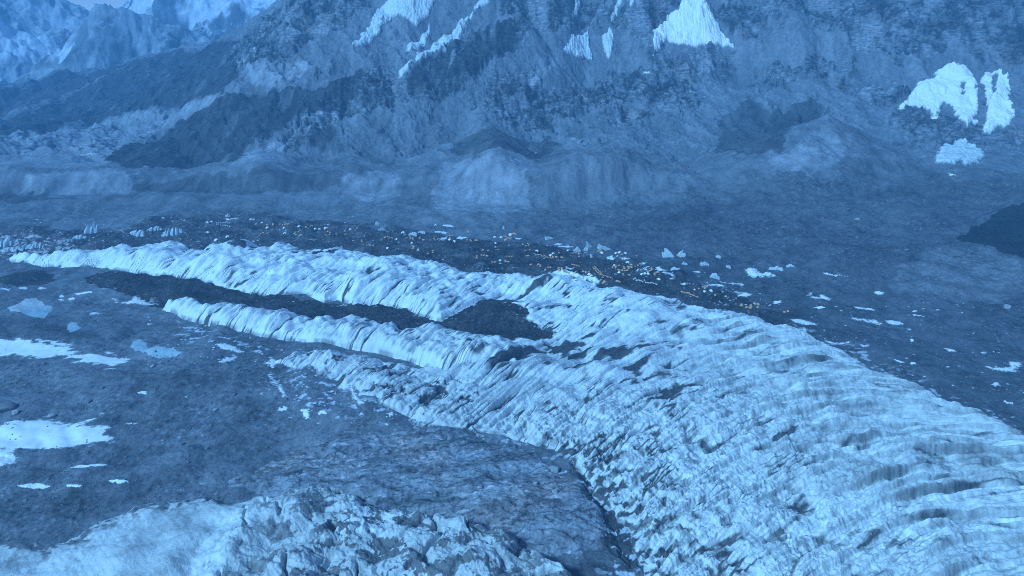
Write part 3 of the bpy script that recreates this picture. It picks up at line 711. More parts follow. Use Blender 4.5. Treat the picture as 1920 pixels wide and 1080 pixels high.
def patch(name, label, cat, px, m, thick=1.0, rough=1.0, rib=0.0, kind=None, group=None, smax=3.0, frac=80, rag=0.9, hole=0.0, cuts=()):
    w3 = march(px, h1) if name == 'snowfield' else AT(px)
    w = w3[:, :2]
    lo, hi = w.min(0), w.max(0)
    size = hi - lo
    s = float(np.clip(size.max() / frac, .35, smax))
    pad = 4 * s + 2
    gx = np.arange(lo[0] - pad, hi[0] + pad, s); gy = np.arange(lo[1] - pad, hi[1] + pad, s)
    A, B = np.meshgrid(gx, gy); A = A.astype(f32); B = B.astype(f32)
    sc_ = float(max(min(size), 3.0))
    e = rag * sc_ * .16
    n_ = (fbm(A / 2, B, sc_ * .4, 3, 500) * e * .5 + fbm(A / 2.5, B, max(3 * s, sc_ * .08), 4, 507, .65) * e * .6) * rough
    if hole:
        n_ = n_ - sc_ * .20 * ss(.42, .7, fbm(A, B / 4, hole, 4, 509, .6))
    d = sdf(A, B, w.tolist()) + n_
    for cpx in cuts:
        d = np.minimum(d, -sdf(A, B, march(cpx, h1)[:, :2].tolist()) - n_ * .6)
    ramp = max(1.2 * s, min(4.0, sc_ * .12))
    zz = land(A, B) + thick * np.tanh(d / ramp) + .02
    if rib:
        zz = zz + rib * (1 - 2 * np.abs(gn(A / 7, B / 70, 501))) * np.clip(d / ramp, 0, 1) + rib * .6 * fbm(A, B, 16, 3, 503) * np.clip(d / ramp, 0, 1)
    fd = np.maximum.reduce([d[:-1, :-1], d[1:, :-1], d[:-1, 1:], d[1:, 1:]])
    i, j = np.nonzero(fd > -.7 * ramp)
    if len(i) == 0: return None
    nx = len(gx)
    q = np.stack([i * nx + j, i * nx + j + 1, (i + 1) * nx + j + 1, (i + 1) * nx + j], 1)
    vs, inv = np.unique(q, return_inverse=True)
    V = np.stack([A.ravel(), B.ravel(), zz.ravel()], 1)[vs]
    c = V.mean(0); c[2] = V[:, 2].min()
    me = mesh_from(name, V - c, inv.reshape(q.shape), m, (('cover', np.clip(d / (1.6 * ramp), -.3, 1.5).ravel()[vs]),))
    o = bpy.data.objects.new(name, me); COL.objects.link(o); o.location = c
    return props(o, label, cat, group, kind)

SP = 'snow_patch'
big = [
 ([(-70, 640), (-40, 628), (0, 632), (60, 635), (140, 648), (152, 660), (200, 667), (240, 678), (230, 684), (208, 692), (188, 684), (170, 680), (130, 673), (105, 668), (85, 674), (66, 675), (40, 668), (0, 662), (-60, 660)], 'long bright snow patch with ragged lower edge on the grey slope below the milky pond'),
 ([(-90, 800), (0, 797), (50, 790), (90, 787), (140, 794), (190, 780), (180, 789), (150, 799), (205, 797), (262, 793), (225, 804), (195, 808), (215, 822), (205, 830), (160, 836), (110, 845), (0, 840), (-90, 845)], 'wide feathered snow patch on the dark slope above the smooth ice mound'),
 ([(-40, 842), (30, 842), (25, 850), (38, 856), (35, 864), (28, 872), (0, 878), (-40, 880)], 'streaky snow remnant touching the underside of the wide feathered snow patch'),
 ([(128, 879), (150, 873), (185, 870), (202, 871), (196, 876), (150, 879)], 'thin snow streak alone below the feathered snow patch'),
 ([(22, 912), (55, 907), (75, 904), (97, 912), (80, 918), (50, 916)], 'flat snow scrap farthest left of the row above the smooth ice mound'),
 (ell(140, 913, 18, 3), 'narrow snow scrap second from the left in the row above the smooth ice mound'),
 (ell(225, 904, 15, 4), 'small rounded snow scrap farthest right in the row above the smooth ice mound'),
 (ell(267, 737, 9, 3.2), 'tiny oval snow spot alone on the bare slope below the long bright snow patch'),
 ([(402, 646), (425, 645), (440, 650), (458, 661), (450, 663), (430, 657), (412, 654)], 'slanting snow tongue below the tip of the narrow ribbed ice ridge'),
 ([(408, 679), (425, 672), (448, 668), (440, 675), (420, 682)], 'low snow strip just below the slanting snow tongue'),
 ([(494, 681), (512, 673), (525, 674), (520, 684), (512, 691), (500, 684)], 'bright snow wedge touching the tip of the dirty ice tongue'),
 ([(508, 698), (516, 714), (533, 730), (540, 744), (530, 750), (524, 736), (512, 720), (504, 705)], 'broken snow trail running down from the bright snow wedge'),
 (ell(531, 768, 9, 5), 'small snow blob below the broken snow trail'),
 (ell(573, 777, 9, 9), 'round snow blob between the broken trail and the rock dome'),
 (ell(606, 776, 8, 4), 'snow speck on the stones just above the rock dome'),
 ([(655, 728), (664, 730), (672, 745), (683, 757), (672, 760), (661, 748)], 'upright snow strip in the dark hollow below the dirty ice tongue'),
 (ell(733, 778, 6, 4), 'snow speck at the foot of the dirty ice tongue'),
 ([(165, 590), (182, 585), (192, 590), (178, 592)], 'snow lens inside the curved rim of the small crater'),
 (ell(80, 541, 8, 2.5), 'first little snow flake below the small blackish debris patch'),
 (ell(45, 541, 9, 2.5), 'second little snow flake left of the first below the blackish patch'),
 (ell(116, 556, 5, 2.2), 'upper of two snow flakes near the milky pond'),
 (ell(116, 563, 6, 2.2), 'lower of two snow flakes near the milky pond'),
 (ell(135, 561, 7, 2.2, tilt=-.2), 'tilted snow flake right of the pair near the milky pond'),
 ([(138, 552), (160, 548), (172, 546), (175, 551), (168, 550), (145, 554)], 'curling snow strip along the near edge of the black debris strip'),
 ([(210, 560), (222, 562), (240, 564), (250, 556), (258, 555), (264, 563), (285, 569), (296, 572), (275, 573), (240, 571), (218, 568)], 'knobbly snow bar at the near edge of the black strip, beside the ribbed ridge tip'),
 ([(0, 542), (12, 540), (19, 545), (16, 548), (10, 544), (0, 543)], 'hooked snow curl at the frame edge under the blackish patch'),
 ([(410, 406), (418, 409), (430, 411), (455, 406), (443, 412), (428, 414), (418, 412)], 'boat shaped snow patch at the upper edge of the tent camp'),
 ([(1395, 507), (1402, 503), (1418, 504), (1424, 512), (1440, 511), (1450, 514), (1458, 520), (1440, 519), (1415, 520), (1400, 514)], 'thick two lobed snow patch on the rubble east of the camp'),
 ([(1193, 510), (1203, 504), (1218, 501), (1235, 502), (1250, 507), (1262, 514), (1267, 521), (1272, 523), (1262, 526), (1246, 527), (1262, 522), (1252, 518), (1242, 509), (1225, 505), (1208, 507)], 'curved snow arc wrapped round orange tents'),
 ([(1278, 533), (1290, 533), (1310, 535), (1330, 533), (1345, 535), (1362, 538), (1380, 545), (1392, 550), (1385, 551), (1370, 543), (1350, 538), (1325, 536), (1300, 537), (1282, 536)], 'long thin snow ribbon arching above the last tents'),
 ([(1383, 553), (1398, 549), (1410, 554), (1400, 557), (1384, 557)], 'pointed snow patch at the lower end of the thin ribbon'),
 ([(1348, 527), (1365, 531), (1395, 533), (1390, 536), (1370, 534), (1355, 531)], 'faint snow streak just above the thin arching ribbon'),
 ([(1297, 509), (1312, 509), (1313, 513), (1303, 512)], 'small snow dash above the thin arching ribbon'),
 ([(1514, 553), (1522, 549), (1528, 557), (1540, 552), (1558, 560), (1558, 563), (1528, 563), (1520, 558)], 'notched crescent of snow on the eastern rubble'),
 ([(1541, 514), (1560, 514), (1580, 518), (1592, 520), (1570, 519), (1545, 516)], 'thin snow dash highest on the eastern rubble'),
 (ell(1537, 578, 10, 3), 'small oval of snow under the notched crescent'),
 (ell(1457, 568, 8, 3, tilt=-.2), 'small tilted snow fleck west of the notched crescent'),
 (ell(1647, 550, 11, 2.6, tilt=.06), 'bean shaped snow fleck east of the notched crescent'),
 (ell(1619, 579, 16, 2.4, tilt=.12), 'short slanting snow dash above the pair of long dashes'),
 ([(1595, 588), (1598, 597), (1610, 598), (1640, 602), (1656, 609), (1650, 611), (1625, 606), (1600, 601)], 'longer hooked dash of the pair on the eastern rubble'),
 ([(1657, 603), (1670, 601), (1690, 605), (1697, 609), (1685, 610), (1665, 607)], 'plainer right hand dash of the pair on the eastern rubble'),
 ([(1482, 601), (1500, 599), (1525, 605), (1532, 610), (1515, 611), (1490, 606)], 'bright snow patch beside the little black gravel hump'),
 (ell(1503, 619, 7, 2.2), 'small snow chip below the black gravel hump'),
 ([(1545, 633), (1552, 640), (1565, 644), (1585, 643), (1597, 638), (1590, 645), (1565, 648), (1550, 643)], 'smiling snow curve beside the icefall margin'),
 ([(1612, 646), (1622, 648), (1632, 644), (1628, 650), (1616, 651)], 'small cup of snow right of the smiling curve'),
 ([(1666, 671), (1680, 675), (1698, 680), (1690, 682), (1674, 677)], 'slim snow dash along the black margin of the icefall'),
 (ell(1712, 682, 7, 2.2), 'short snow fleck right of the slim dash by the icefall margin'),
 (ell(1710, 639, 4, 2), 'snow speck alone on the dark gravel above the icefall margin'),
 ([(1767, 654), (1785, 656), (1796, 660), (1780, 660)], 'lonely slim snow dash on the dark gravel at the east'),
 ([(1842, 685), (1860, 689), (1880, 690), (1893, 688), (1890, 680), (1905, 679), (1915, 683), (1914, 692), (1908, 699), (1885, 697), (1860, 695)], 'largest eastern snow patch with a raised corner near the frame edge'),
 (ell(1720, 592, 9, 2, tilt=.1), 'faint snow streak right of the pair of dashes'),
 (ell(1716, 584, 5, 1.8, tilt=-.2), 'tiny snow fleck above the faint streak east of the pair'),
 (ell(1867, 722, 9, 3), 'snow blotch on dark gravel below the largest eastern patch'),
 (ell(1890, 756, 10, 2.5, tilt=.25), 'snow scrap between dark gravel and icefall at the frame edge'),
 (ell(158, 291, 24, 1.7, tilt=-.12), 'thin bright ice streak on the debris of the far side valley'),
 (ell(1786, 328, 10, 2.2, tilt=.15), 'little snow bar under the fan shaped snow cone'),
 (ell(1211, 137, 7, 2.2, tilt=-.2), 'small snow fleck on scree below the broad hanging snow cone'),
 ([(1060, 502), (1078, 501), (1074, 505), (1062, 505)], 'flat snow scrap between tents in the middle of camp'),
 (ell(972, 448, 6, 1.5), 'flat white scrap at the upper camp edge beside the orange heap'),
 ([(1038, 459), (1048, 456), (1055, 458), (1050, 460)], 'small snow wedge above the thin snow bar of the camp edge'),
 (ell(1062, 463, 11, 1.6), 'thin flat snow bar at the upper edge of camp'),
 ([(1137, 483), (1148, 479), (1154, 484), (1150, 488), (1140, 487)], 'rounded snow patch under the slanting ice ribbon'),
 (ell(1173, 486, 8, 2), 'oval snow patch right of the rounded one under the ice ribbon'),
 (ell(1206, 495, 7, 2.2), 'bright snow oval above the curved snow arc'),
 (ell(843, 424, 10, 2.2, tilt=.12), 'slanting snow smear on grey rubble above the camp centre'),
 (ell(822, 435, 8, 1.8), 'first of two flat snow strips under the slanting smear'),
 (ell(834, 436.5, 7, 1.8), 'second of two flat snow strips under the slanting smear'),
 (ell(830, 448, 10, 2.4, tilt=-.15), 'grey white snow streak left of the twin domes'),
 (ell(865, 447, 9, 2.6), 'mottled snow heap right of the twin domes'),
]
for px, lab in big:
    patch(SP, lab, 'snow patch', px, M_snow, .55, 1.0, group=None)
fields = [
 ([(660, 99), (664, 88), (680, 68), (700, 45), (712, 20), (735, 0), (745, -25), (815, -25), (818, 5), (812, 28), (795, 45), (782, 53), (765, 46), (748, 42), (735, 40), (720, 55), (705, 66), (695, 84), (680, 92)], 'forked hanging ice tongue high on the wall, farthest left of the ice on the rock', M_oldsnow, 5, 3),
 ([(806, 38), (800, 60), (782, 78), (762, 96), (760, 104), (785, 97), (800, 84), (808, 62)], 'faint thin ice streak between the forked tongue and the long ice ribbon', M_oldsnow, 3, 1),
 ([(746, 156), (744, 145), (765, 131), (785, 108), (808, 97), (822, 80), (842, 64), (862, 50), (885, 36), (896, 14), (905, -5), (920, -12), (922, 4), (905, 22), (892, 36), (874, 58), (858, 78), (836, 92), (815, 108), (795, 119), (776, 124), (768, 144), (756, 154)], 'long knobbly ice ribbon running down beside the darkest cliff', M_oldsnow, 5, 3),
 ([(1054, 96), (1070, 80), (1082, 67), (1103, 64), (1106, 90), (1111, 119), (1098, 118), (1086, 121), (1075, 107)], 'square fluted ice face on the rock wall', M_oldsnow, 5, 3),
 ([(1127, 72), (1136, 60), (1144, 49), (1151, 66), (1150, 90), (1146, 112), (1142, 121), (1136, 112), (1131, 92)], 'slim spindle of ice next to the square fluted ice face', M_oldsnow, 4, 2),
 ([(1221, 80), (1230, 56), (1250, 38), (1270, 20), (1284, -15), (1312, -15), (1322, 8), (1334, 18), (1344, 42), (1356, 68), (1376, 84), (1379, 96), (1345, 96), (1305, 95), (1270, 90), (1250, 84), (1236, 102), (1224, 108)], 'broad hanging snow cone flaring downwards at the top of the wall', M_snow, 5, 3),
 ([(1681, 212), (1698, 194), (1712, 176), (1735, 152), (1760, 134), (1786, 120), (1812, 121), (1817, 136), (1828, 150), (1830, 178), (1833, 205), (1829, 222), (1833, 240), (1822, 238), (1813, 252), (1806, 244), (1795, 238), (1789, 215), (1780, 200), (1770, 204), (1762, 218), (1752, 228), (1742, 214), (1728, 210), (1716, 201), (1700, 205), (1688, 217)], 'largest bright triangular snowfield at the foot of the right hand cliff', M_snow, 4, 1),
 ([(1838, 152), (1852, 146), (1867, 136), (1878, 152), (1888, 149), (1891, 175), (1893, 195), (1898, 216), (1897, 236), (1886, 246), (1876, 241), (1866, 250), (1852, 258), (1836, 264), (1842, 244), (1850, 228), (1848, 208), (1838, 198), (1842, 176)], 'ragged snowfield with dark slots right beside the largest triangular one', M_snow, 4, 1),
 ([(1750, 305), (1757, 290), (1768, 276), (1788, 266), (1806, 262), (1822, 272), (1838, 284), (1846, 295), (1830, 304), (1818, 310), (1808, 317), (1803, 303), (1790, 309), (1775, 308)], 'small fan shaped snow cone below the two bright snowfields', M_oldsnow, 4, 2),
 ([(1074, -10), (1086, -10), (1088, 20), (1082, 42), (1076, 38), (1078, 15)], 'pale snow gully at the top edge above the square fluted ice', M_oldsnow, 3, 1),
 ([(1160, -10), (1172, -10), (1160, 18), (1148, 42), (1143, 40), (1152, 16)], 'thin snow gully above the slim spindle of ice', M_oldsnow, 3, 1),
 ([(1186, -6), (1194, -6), (1190, 14), (1182, 30), (1177, 28)], 'short snow gully left of the broad hanging snow cone', M_oldsnow, 3, 1),
]
for i_, (px, lab, m, th_, rb) in enumerate(fields):
    patch('snowfield', lab, 'snowfield', px, m, th_ * 1.8, 1.0, rb * .6, smax=1.6, frac=150, rag=.3, hole=0,
          cuts=([(1801, 160), (1805, 158), (1808, 172), (1804, 180)], [(1764, 210), (1769, 196), (1773, 208), (1784, 206), (1788, 228), (1768, 228)], [(1824, 146), (1836, 152), (1834, 170), (1826, 160)]) if i_ == 6 else
          ([(1861, 152), (1866, 150), (1864, 182), (1858, 192)], [(1836, 196), (1846, 186), (1850, 204), (1841, 232), (1834, 215)]) if i_ == 7 else ())
for px, lab, m in (([(14, 576), (40, 567), (48, 560), (66, 559), (78, 566), (84, 572), (60, 578), (40, 586), (20, 584)], 'pale milky frozen pond in the rubble near the frame edge', M_pond2),
                   ([(42, 585), (56, 577), (80, 573), (97, 577), (94, 586), (82, 597), (66, 595), (50, 590)], 'blue frozen pond joined to the milky one', M_pond),
                   ([(126, 612), (135, 604), (143, 605), (146, 612), (152, 614), (140, 621), (132, 624), (127, 618)], 'small light blue pond alone on the grey slope', M_pond),
                   ([(243, 654), (252, 640), (262, 638), (272, 645), (285, 652), (305, 652), (325, 654), (340, 662), (325, 671), (300, 672), (282, 668), (262, 660)], 'flat blue pond on the slope right of the long bright snow patch', M_pond)):
    patch('pond', lab, 'pond', px, m, .35, .6, kind='structure', rag=.4)

# ---- ice fins standing in the debris
def fin_mesh(w, h, t, lean, seed):
    r = random.Random(seed)
    n = max(4, int(w / 2.6) + 3)
    V, Q = [], []
    for i in range(n):
        x = -w / 2 + w * i / (n - 1)
        e = math.sin(math.pi * (i + .6) / (n + .2)) ** .7
        hh = h * e * r.choice((.55, .75, .9, 1.0, 1.05))
        tt = t * r.uniform(.6, 1.2); k = lean * hh
        V += [(x, -tt, -1.5), (x + k * .5, -tt * .6 + r.uniform(-.2, .2), hh * .55), (x + k, 0, hh), (x + k * .5, tt * .6, hh * .5), (x, tt, -1.5)]
    for i in range(n - 1):
        a, b = i * 5, i * 5 + 5
        for c in range(4): Q.append((a + c, b + c, b + c + 1, a + c + 1))
    me = bpy.data.meshes.new('ice_fin'); me.from_pydata(V, [], Q + [tuple(range(4, -1, -1)), tuple((n - 1) * 5 + c for c in range(5))])
    me.materials.append(M_fin); me.update()
    return me
def px_scale(p):
    return math.hypot(p[0], p[1], p[2] - CAMZ) / F
fins = [(172, 437, 22, 28, .25, 'tallest upright ice slab standing in rubble behind the tip of the longest ice ridge'), (150, 448, 22, 10, .1, 'low ice fin at the foot of the tallest slab'), (132, 454, 9, 8, 0, 'small ice tooth left of the low fin below the tallest slab'),
        (66, 464, 26, 12, .4, 'slanted comb of ice behind the very tip of the longest ice ridge'), (50, 463, 10, 8, 0, 'small ice tooth left of the slanted comb'), (10, 462, 44, 20, .3, 'broad jagged ice block at the frame edge behind the ridge tip'), (20, 470, 34, 8, .2, 'low ice rib under the broad jagged block'),
        (325, 441, 38, 22, .2, 'wide fluted ice slab at the crest line left of the tents'), (255, 441, 26, 14, .5, 'left fringe of ice leading up to the wide fluted slab'), (290, 431, 22, 8, .5, 'upper fringe of ice leading to the wide fluted slab'),
        (427, 407, 9, 10, 0, 'little ice sail rising behind the boat shaped snow patch'), (472, 413, 10, 6, .3, 'small ice sail right of the boat shaped snow patch'),
        (708, 421, 8, 10, -.2, 'pale ice sail on the rubble above the camp, left of the slanting smear'), (717, 432, 14, 8, -.6, 'slanted ice chip under the pale sail'), (774, 441, 16, 10, .3, 'ice comb beside a white dome in the upper camp'), (790, 437, 14, 9, .5, 'smaller ice comb right of the first in the upper camp'),
        (944, 430, 5, 12, 0, 'thin upright ice needle above the camp domes'), (1030, 448, 16, 10, -.8, 'slanted ice splinter above the thin flat snow bar'), (1082, 472, 14, 14, .1, 'bright leaning ice sail below the thin flat snow bar'), (1098, 470, 9, 12, .3, 'second ice sail right of the bright leaning one'),
        (1105, 464, 10, 18, -.5, 'tall splintered ice fin right of the two sails'), (1109, 483, 5, 16, -.2, 'narrow icicle shaped fin under the splintered one'), (1134, 468, 24, 14, -1.2, 'long slanting ice ribbon between camp and rubble'), 
        (1254, 482, 22, 22, -.5, 'left blade of the V shaped ice pair'), (1276, 482, 16, 20, .3, 'right blade of the V shaped ice pair'), (1267, 506, 18, 10, 0, 'arched ice rim above the curved snow arc'), (1284, 496, 10, 8, -.4, 'small ice splinter below the V shaped pair'),
        (1321, 498, 16, 9, -.5, 'slanted ice splinter east of the V shaped pair'), (1347, 484, 9, 13, -.2, 'ice sail over a little snow shelf on the rubble'), (1366, 504, 8, 12, -.3, 'thin ice splinter right of the hatched block'), (1340, 522, 17, 16, -.1, 'square hatched ice block on the rubble east of camp'),
        (1455, 505, 24, 9, .4, 'grey comb of ice right of the two lobed snow patch'), (1482, 500, 14, 7, .3, 'fainter comb of ice at the far end of the grey comb')]
fp_ = AT([(a[0], a[1]) for a in fins])
for (u, v, w_, h_, ln, lab), p in zip(fins, fp_):
    k = px_scale(p)
    o = bpy.data.objects.new('ice_fin', fin_mesh(w_ * k, h_ * k * .7, max(1.0, w_ * k * .16), ln, int(u)))
    COL.objects.link(o); o.location = (p[0], p[1], float(land(p[0], p[1])) - .3)
    o.rotation_euler = (0, 0, math.atan2(-p[0], p[1]) + random.uniform(-.35, .35))
    props(o, lab, 'ice fin')

# ---- boulders and loose rubble
def stone_mesh(seed, sub=2, m=None):
    import bmesh
    bm = bmesh.new(); bmesh.ops.create_icosphere(bm, subdivisions=sub, radius=1)
    r = random.Random(seed)
    pl = [(r.gauss(0, 1), r.gauss(0, 1), r.gauss(0, 1)) for _ in range(9)]
    pl = [tuple(c / math.sqrt(sum(d * d for d in q)) for c in q) + (r.uniform(.55, .85),) for q in pl]
    for v_ in bm.verts:
        for a, b, c, d in pl:
            dd = v_.co.x * a + v_.co.y * b + v_.co.z * c
            if dd > d:
                v_.co.x -= a * (dd - d); v_.co.y -= b * (dd - d); v_.co.z -= c * (dd - d)
        v_.co.z *= .8; v_.co.x *= 1.15
    me = bpy.data.meshes.new('boulder'); bm.to_mesh(me); bm.free()
    me.materials.append(m)
    return me
SM = [stone_mesh(i, 3, M_stone) for i in range(5)]; SP_ = [stone_mesh(20 + i, 3, M_pale) for i in range(3)]
bl_list = [(14, 768, 26, 0, 'big dark angular boulder at the frame edge above the wide feathered snow patch'), (30, 776, 12, 1, 'pale split boulder leaning on the big dark angular one'), (97, 781, 13, 1, 'pale boulder at the upper edge of the wide feathered snow patch'),
           (168, 755, 8, 0, 'grey boulder on the slope above the pale one beside the feathered snow'), (287, 688, 9, 1, 'grey boulder just beyond the end of the long bright snow patch'), (192, 728, 9, 0, 'dark boulder on the slope below the bright snow patch'), (404, 769, 9, 1, 'pale boulder on the swelling left of the rock dome'),
           (395, 800, 8, 0, 'dark boulder below the pale one on the swelling'), (342, 835, 7, 0, 'dark boulder on the track of rubble leading to the rock dome'), (305, 828, 6, 1, 'pale boulder left of the dark one on the rubble track'), (236, 860, 6, 0, 'small dark boulder under the tip of the feathered snow'),
           (388, 842, 8, 0, 'dark boulder at the foot of the rock dome'), (440, 742, 7, 0, 'dark boulder on the crest of the swelling'), (475, 790, 6, 0, 'small dark boulder halfway between swelling and rock dome'), (350, 745, 6, 1, 'small pale boulder on the swelling top'),
           (1040, 883, 24, 1, 'large pale slab lying on the rock dome'), (1040, 924, 13, 1, 'pale block on the lower side of the rock dome'), (1004, 907, 9, 1, 'small pale block left of the block on the rock dome'), (900, 918, 10, 1, 'pale stone in the middle of the rock dome'),
           (1888, 577, 12, 1, 'pale boulder on the grey talus at the right frame edge'), (1607, 413, 10, 1, 'pale rock patch high on the eastern rubble'), (1590, 395, 7, 0, 'dark rock above the pale one high on the eastern rubble'), (1700, 470, 7, 0, 'dark rock at the foot of the talus mound'),
           (1290, 315, 6, 0, 'dark rock on the terrace lip above the eastern rubble'), (1005, 288, 6, 1, 'pale rock on the dark terrace above the scarp'), (990, 290, 5, 0, 'dark rock beside the pale one on the dark terrace'), (1148, 277, 5, 1, 'white rock on the scree bowl under the wall'), (1165, 276, 4, 1, 'smaller white rock right of the first in the scree bowl')]
bp = AT([(b[0], b[1]) for b in bl_list])
for i, ((u, v, s_, pale, lab), p) in enumerate(zip(bl_list, bp)):
    k = px_scale(p) * s_ * .5
    o = bpy.data.objects.new('boulder', (SP_ if pale else SM)[i % 3]); COL.objects.link(o)
    o.scale = (k, k * .9, k * .75); o.rotation_euler = (0, 0, i * 1.7)
    o.location = (p[0], p[1], float(land(p[0], p[1])) + k * .25)
    props(o, lab, 'boulder')
rs_ = np.random.RandomState(11)
uu = np.concatenate([rs_.uniform(-20, 560, 5200), rs_.uniform(300, 900, 1200), rs_.uniform(1380, 1930, 3600)]); vv = np.concatenate([rs_.uniform(600, 960, 5200), rs_.uniform(650, 850, 1200), rs_.uniform(380, 740, 3600)])
pp = AT(np.stack([uu, vv], 1))
ri = np.clip(np.interp(np.hypot(pp[:, 0], pp[:, 1]), rr, np.arange(nr)).astype(int), 0, nr - 2); ci = np.clip(np.interp(np.arctan2(pp[:, 0], pp[:, 1]), th, np.arange(nc)).astype(int), 0, nc - 2)
clump = fbm(pp[:, 0], pp[:, 1], 45, 3, 600)
ok = (CL[ri, ci] == 0) & (clump > rs_.uniform(-.7, .8, len(pp)))
pp = pp[ok]
t_ = (1 + 5 ** .5) / 2
ico = np.array([(-1, t_, 0), (1, t_, 0), (-1, -t_, 0), (1, -t_, 0), (0, -1, t_), (0, 1, t_), (0, -1, -t_), (0, 1, -t_), (t_, 0, -1), (t_, 0, 1), (-t_, 0, -1), (-t_, 0, 1)]) / 1.9
icf = np.array([(0, 11, 5), (0, 5, 1), (0, 1, 7), (0, 7, 10), (0, 10, 11), (1, 5, 9), (5, 11, 4), (11, 10, 2), (10, 7, 6), (7, 1, 8), (3, 9, 4), (3, 4, 2), (3, 2, 6), (3, 6, 8), (3, 8, 9), (4, 9, 5), (2, 4, 11), (6, 2, 10), (8, 6, 7), (9, 8, 1)])
N = len(pp)
sz = .45 * np.exp(rs_.randn(N) * .45) * np.clip(np.hypot(pp[:, 0], pp[:, 1]) / 650, .9, 1.7)
VV = ico[None] * (1 + .25 * rs_.randn(N, 12, 1)) * sz[:, None, None] * np.array([1.1, .95, .75])
VV = VV + np.stack([pp[:, 0], pp[:, 1], land(pp[:, 0], pp[:, 1]) + sz * .15], 1)[:, None, :]
FF = icf[None] + (np.arange(N) * 12)[:, None, None]
me = mesh_from('rubble', VV.reshape(-1, 3), FF.reshape(-1, 3), M_stone, smooth=False)
o = bpy.data.objects.new('rubble', me); COL.objects.link(o)
props(o, 'loose grey stones strewn over the near slopes and the eastern rubble', 'rubble', None, 'stuff')

def chips(name, lab, u0, u1, keep, n, base, m, seed):
    g = np.random.RandomState(seed)
    q = AT(np.stack([g.uniform(u0[0], u1[0], n), g.uniform(u0[1], u1[1], n)], 1))
    a_ = np.clip(np.interp(np.hypot(q[:, 0], q[:, 1]), rr, np.arange(nr)).astype(int), 0, nr - 2); b_ = np.clip(np.interp(np.arctan2(q[:, 0], q[:, 1]), th, np.arange(nc)).astype(int), 0, nc - 2)
    q = q[keep(a_, b_) & (fbm(q[:, 0], q[:, 1], 35, 3, 610 + seed) > g.uniform(-.5, .7, n))]
    N_ = len(q)
    z_ = base * np.exp(g.randn(N_) * .45)
    W = ico[None] * (1 + .3 * g.randn(N_, 12, 1)) * z_[:, None, None] * np.array([1.5, 1.0, .6])
    W = W + np.stack([q[:, 0], q[:, 1], land(q[:, 0], q[:, 1]) + z_ * .15], 1)[:, None, :]
    me = mesh_from(name, W.reshape(-1, 3), (icf[None] + (np.arange(N_) * 12)[:, None, None]).reshape(-1, 3), m, smooth=False)
    ob = bpy.data.objects.new(name, me); COL.objects.link(ob)
    props(ob, lab, 'ice debris', None, 'stuff')
chips('ice_debris', 'pale ice chips littering the camp band and its upper edge', (-20, 405), (1480, 600), lambda a_, b_: ((CL[a_, b_] == 1) | ((CL[a_, b_] == 0) & (sD[a_, b_] > -45))), 2400, .75, M_fin, 3)
chips('ice_debris', 'pale ice chips round the dirty ice tongue and the black strip', (0, 500), (1060, 800), lambda a_, b_: ((CL[a_, b_] == 2) & (sN[a_, b_] < 16)) | ((CL[a_, b_] == 0) & (fleck[a_, b_] > -20)), 3600, .75, M_fin, 4)
chips('ice_debris', 'ice scraps on the dark gravel along the far margin of the icefall', (1380, 560), (1930, 800), lambda a_, b_: (CL[a_, b_] == 0), 500, .7, M_fin, 5)
# ---- the camp
def dome_mesh():
    V, Q = [], []
    n, rings = 16, 6
    for k in range(rings):
        a = math.pi / 2 * k / rings
        for i in range(n):
            b = 2 * math.pi * i / n
            q = 1 + (.035 if i % 2 else -.02) * math.cos(a)
            V.append((math.cos(a) * q * math.cos(b), math.cos(a) * q * math.sin(b), math.sin(a) * .95))
    V.append((0, 0, .96))
    for k in range(rings - 1):
        for i in range(n):
            Q.append((k * n + i, k * n + (i + 1) % n, (k + 1) * n + (i + 1) % n, (k + 1) * n + i))
    for i in range(n): Q.append(((rings - 1) * n + i, (rings - 1) * n + (i + 1) % n, rings * n))
    me = bpy.data.meshes.new('dome_tent'); me.from_pydata(V, [], Q); me.materials.append(M_white); me.update(); me.polygons.foreach_set('use_smooth', [True] * len(me.polygons))
    return me
def door_mesh():
    """arched entrance tunnel that sticks out of the dome, dark inside"""
    V, Q = [], []
    n = 9
    for y in (-1.16, -.7):
        for i in range(n):
            a = math.pi * i / (n - 1)
            V.append((.34 * math.cos(a), y, .52 * math.sin(a)))
    for i in range(n - 1): Q.append((i, i + 1, n + i + 1, n + i))
    Q.append(tuple(range(n)))
    me = bpy.data.meshes.new('door'); me.from_pydata(V, [], Q); me.materials.append(M_door); me.update()
    return me
def skirt_mesh():
    V, Q = [], []
    n = 16
    for r_, z in ((1.16, -.02), (1.14, .03), (.98, .09)):
        for i in range(n): V.append((r_ * math.cos(2 * math.pi * i / n), r_ * math.sin(2 * math.pi * i / n), z))
    for k in (0, 1):
        for i in range(n): Q.append((k * n + i, k * n + (i + 1) % n, (k + 1) * n + (i + 1) % n, (k + 1) * n + i))
    me = bpy.data.meshes.new('ground_skirt'); me.from_pydata(V, [], Q); me.materials.append(M_grey); me.update()
    return me
DM, DD, DSK = dome_mesh(), door_mesh(), skirt_mesh()
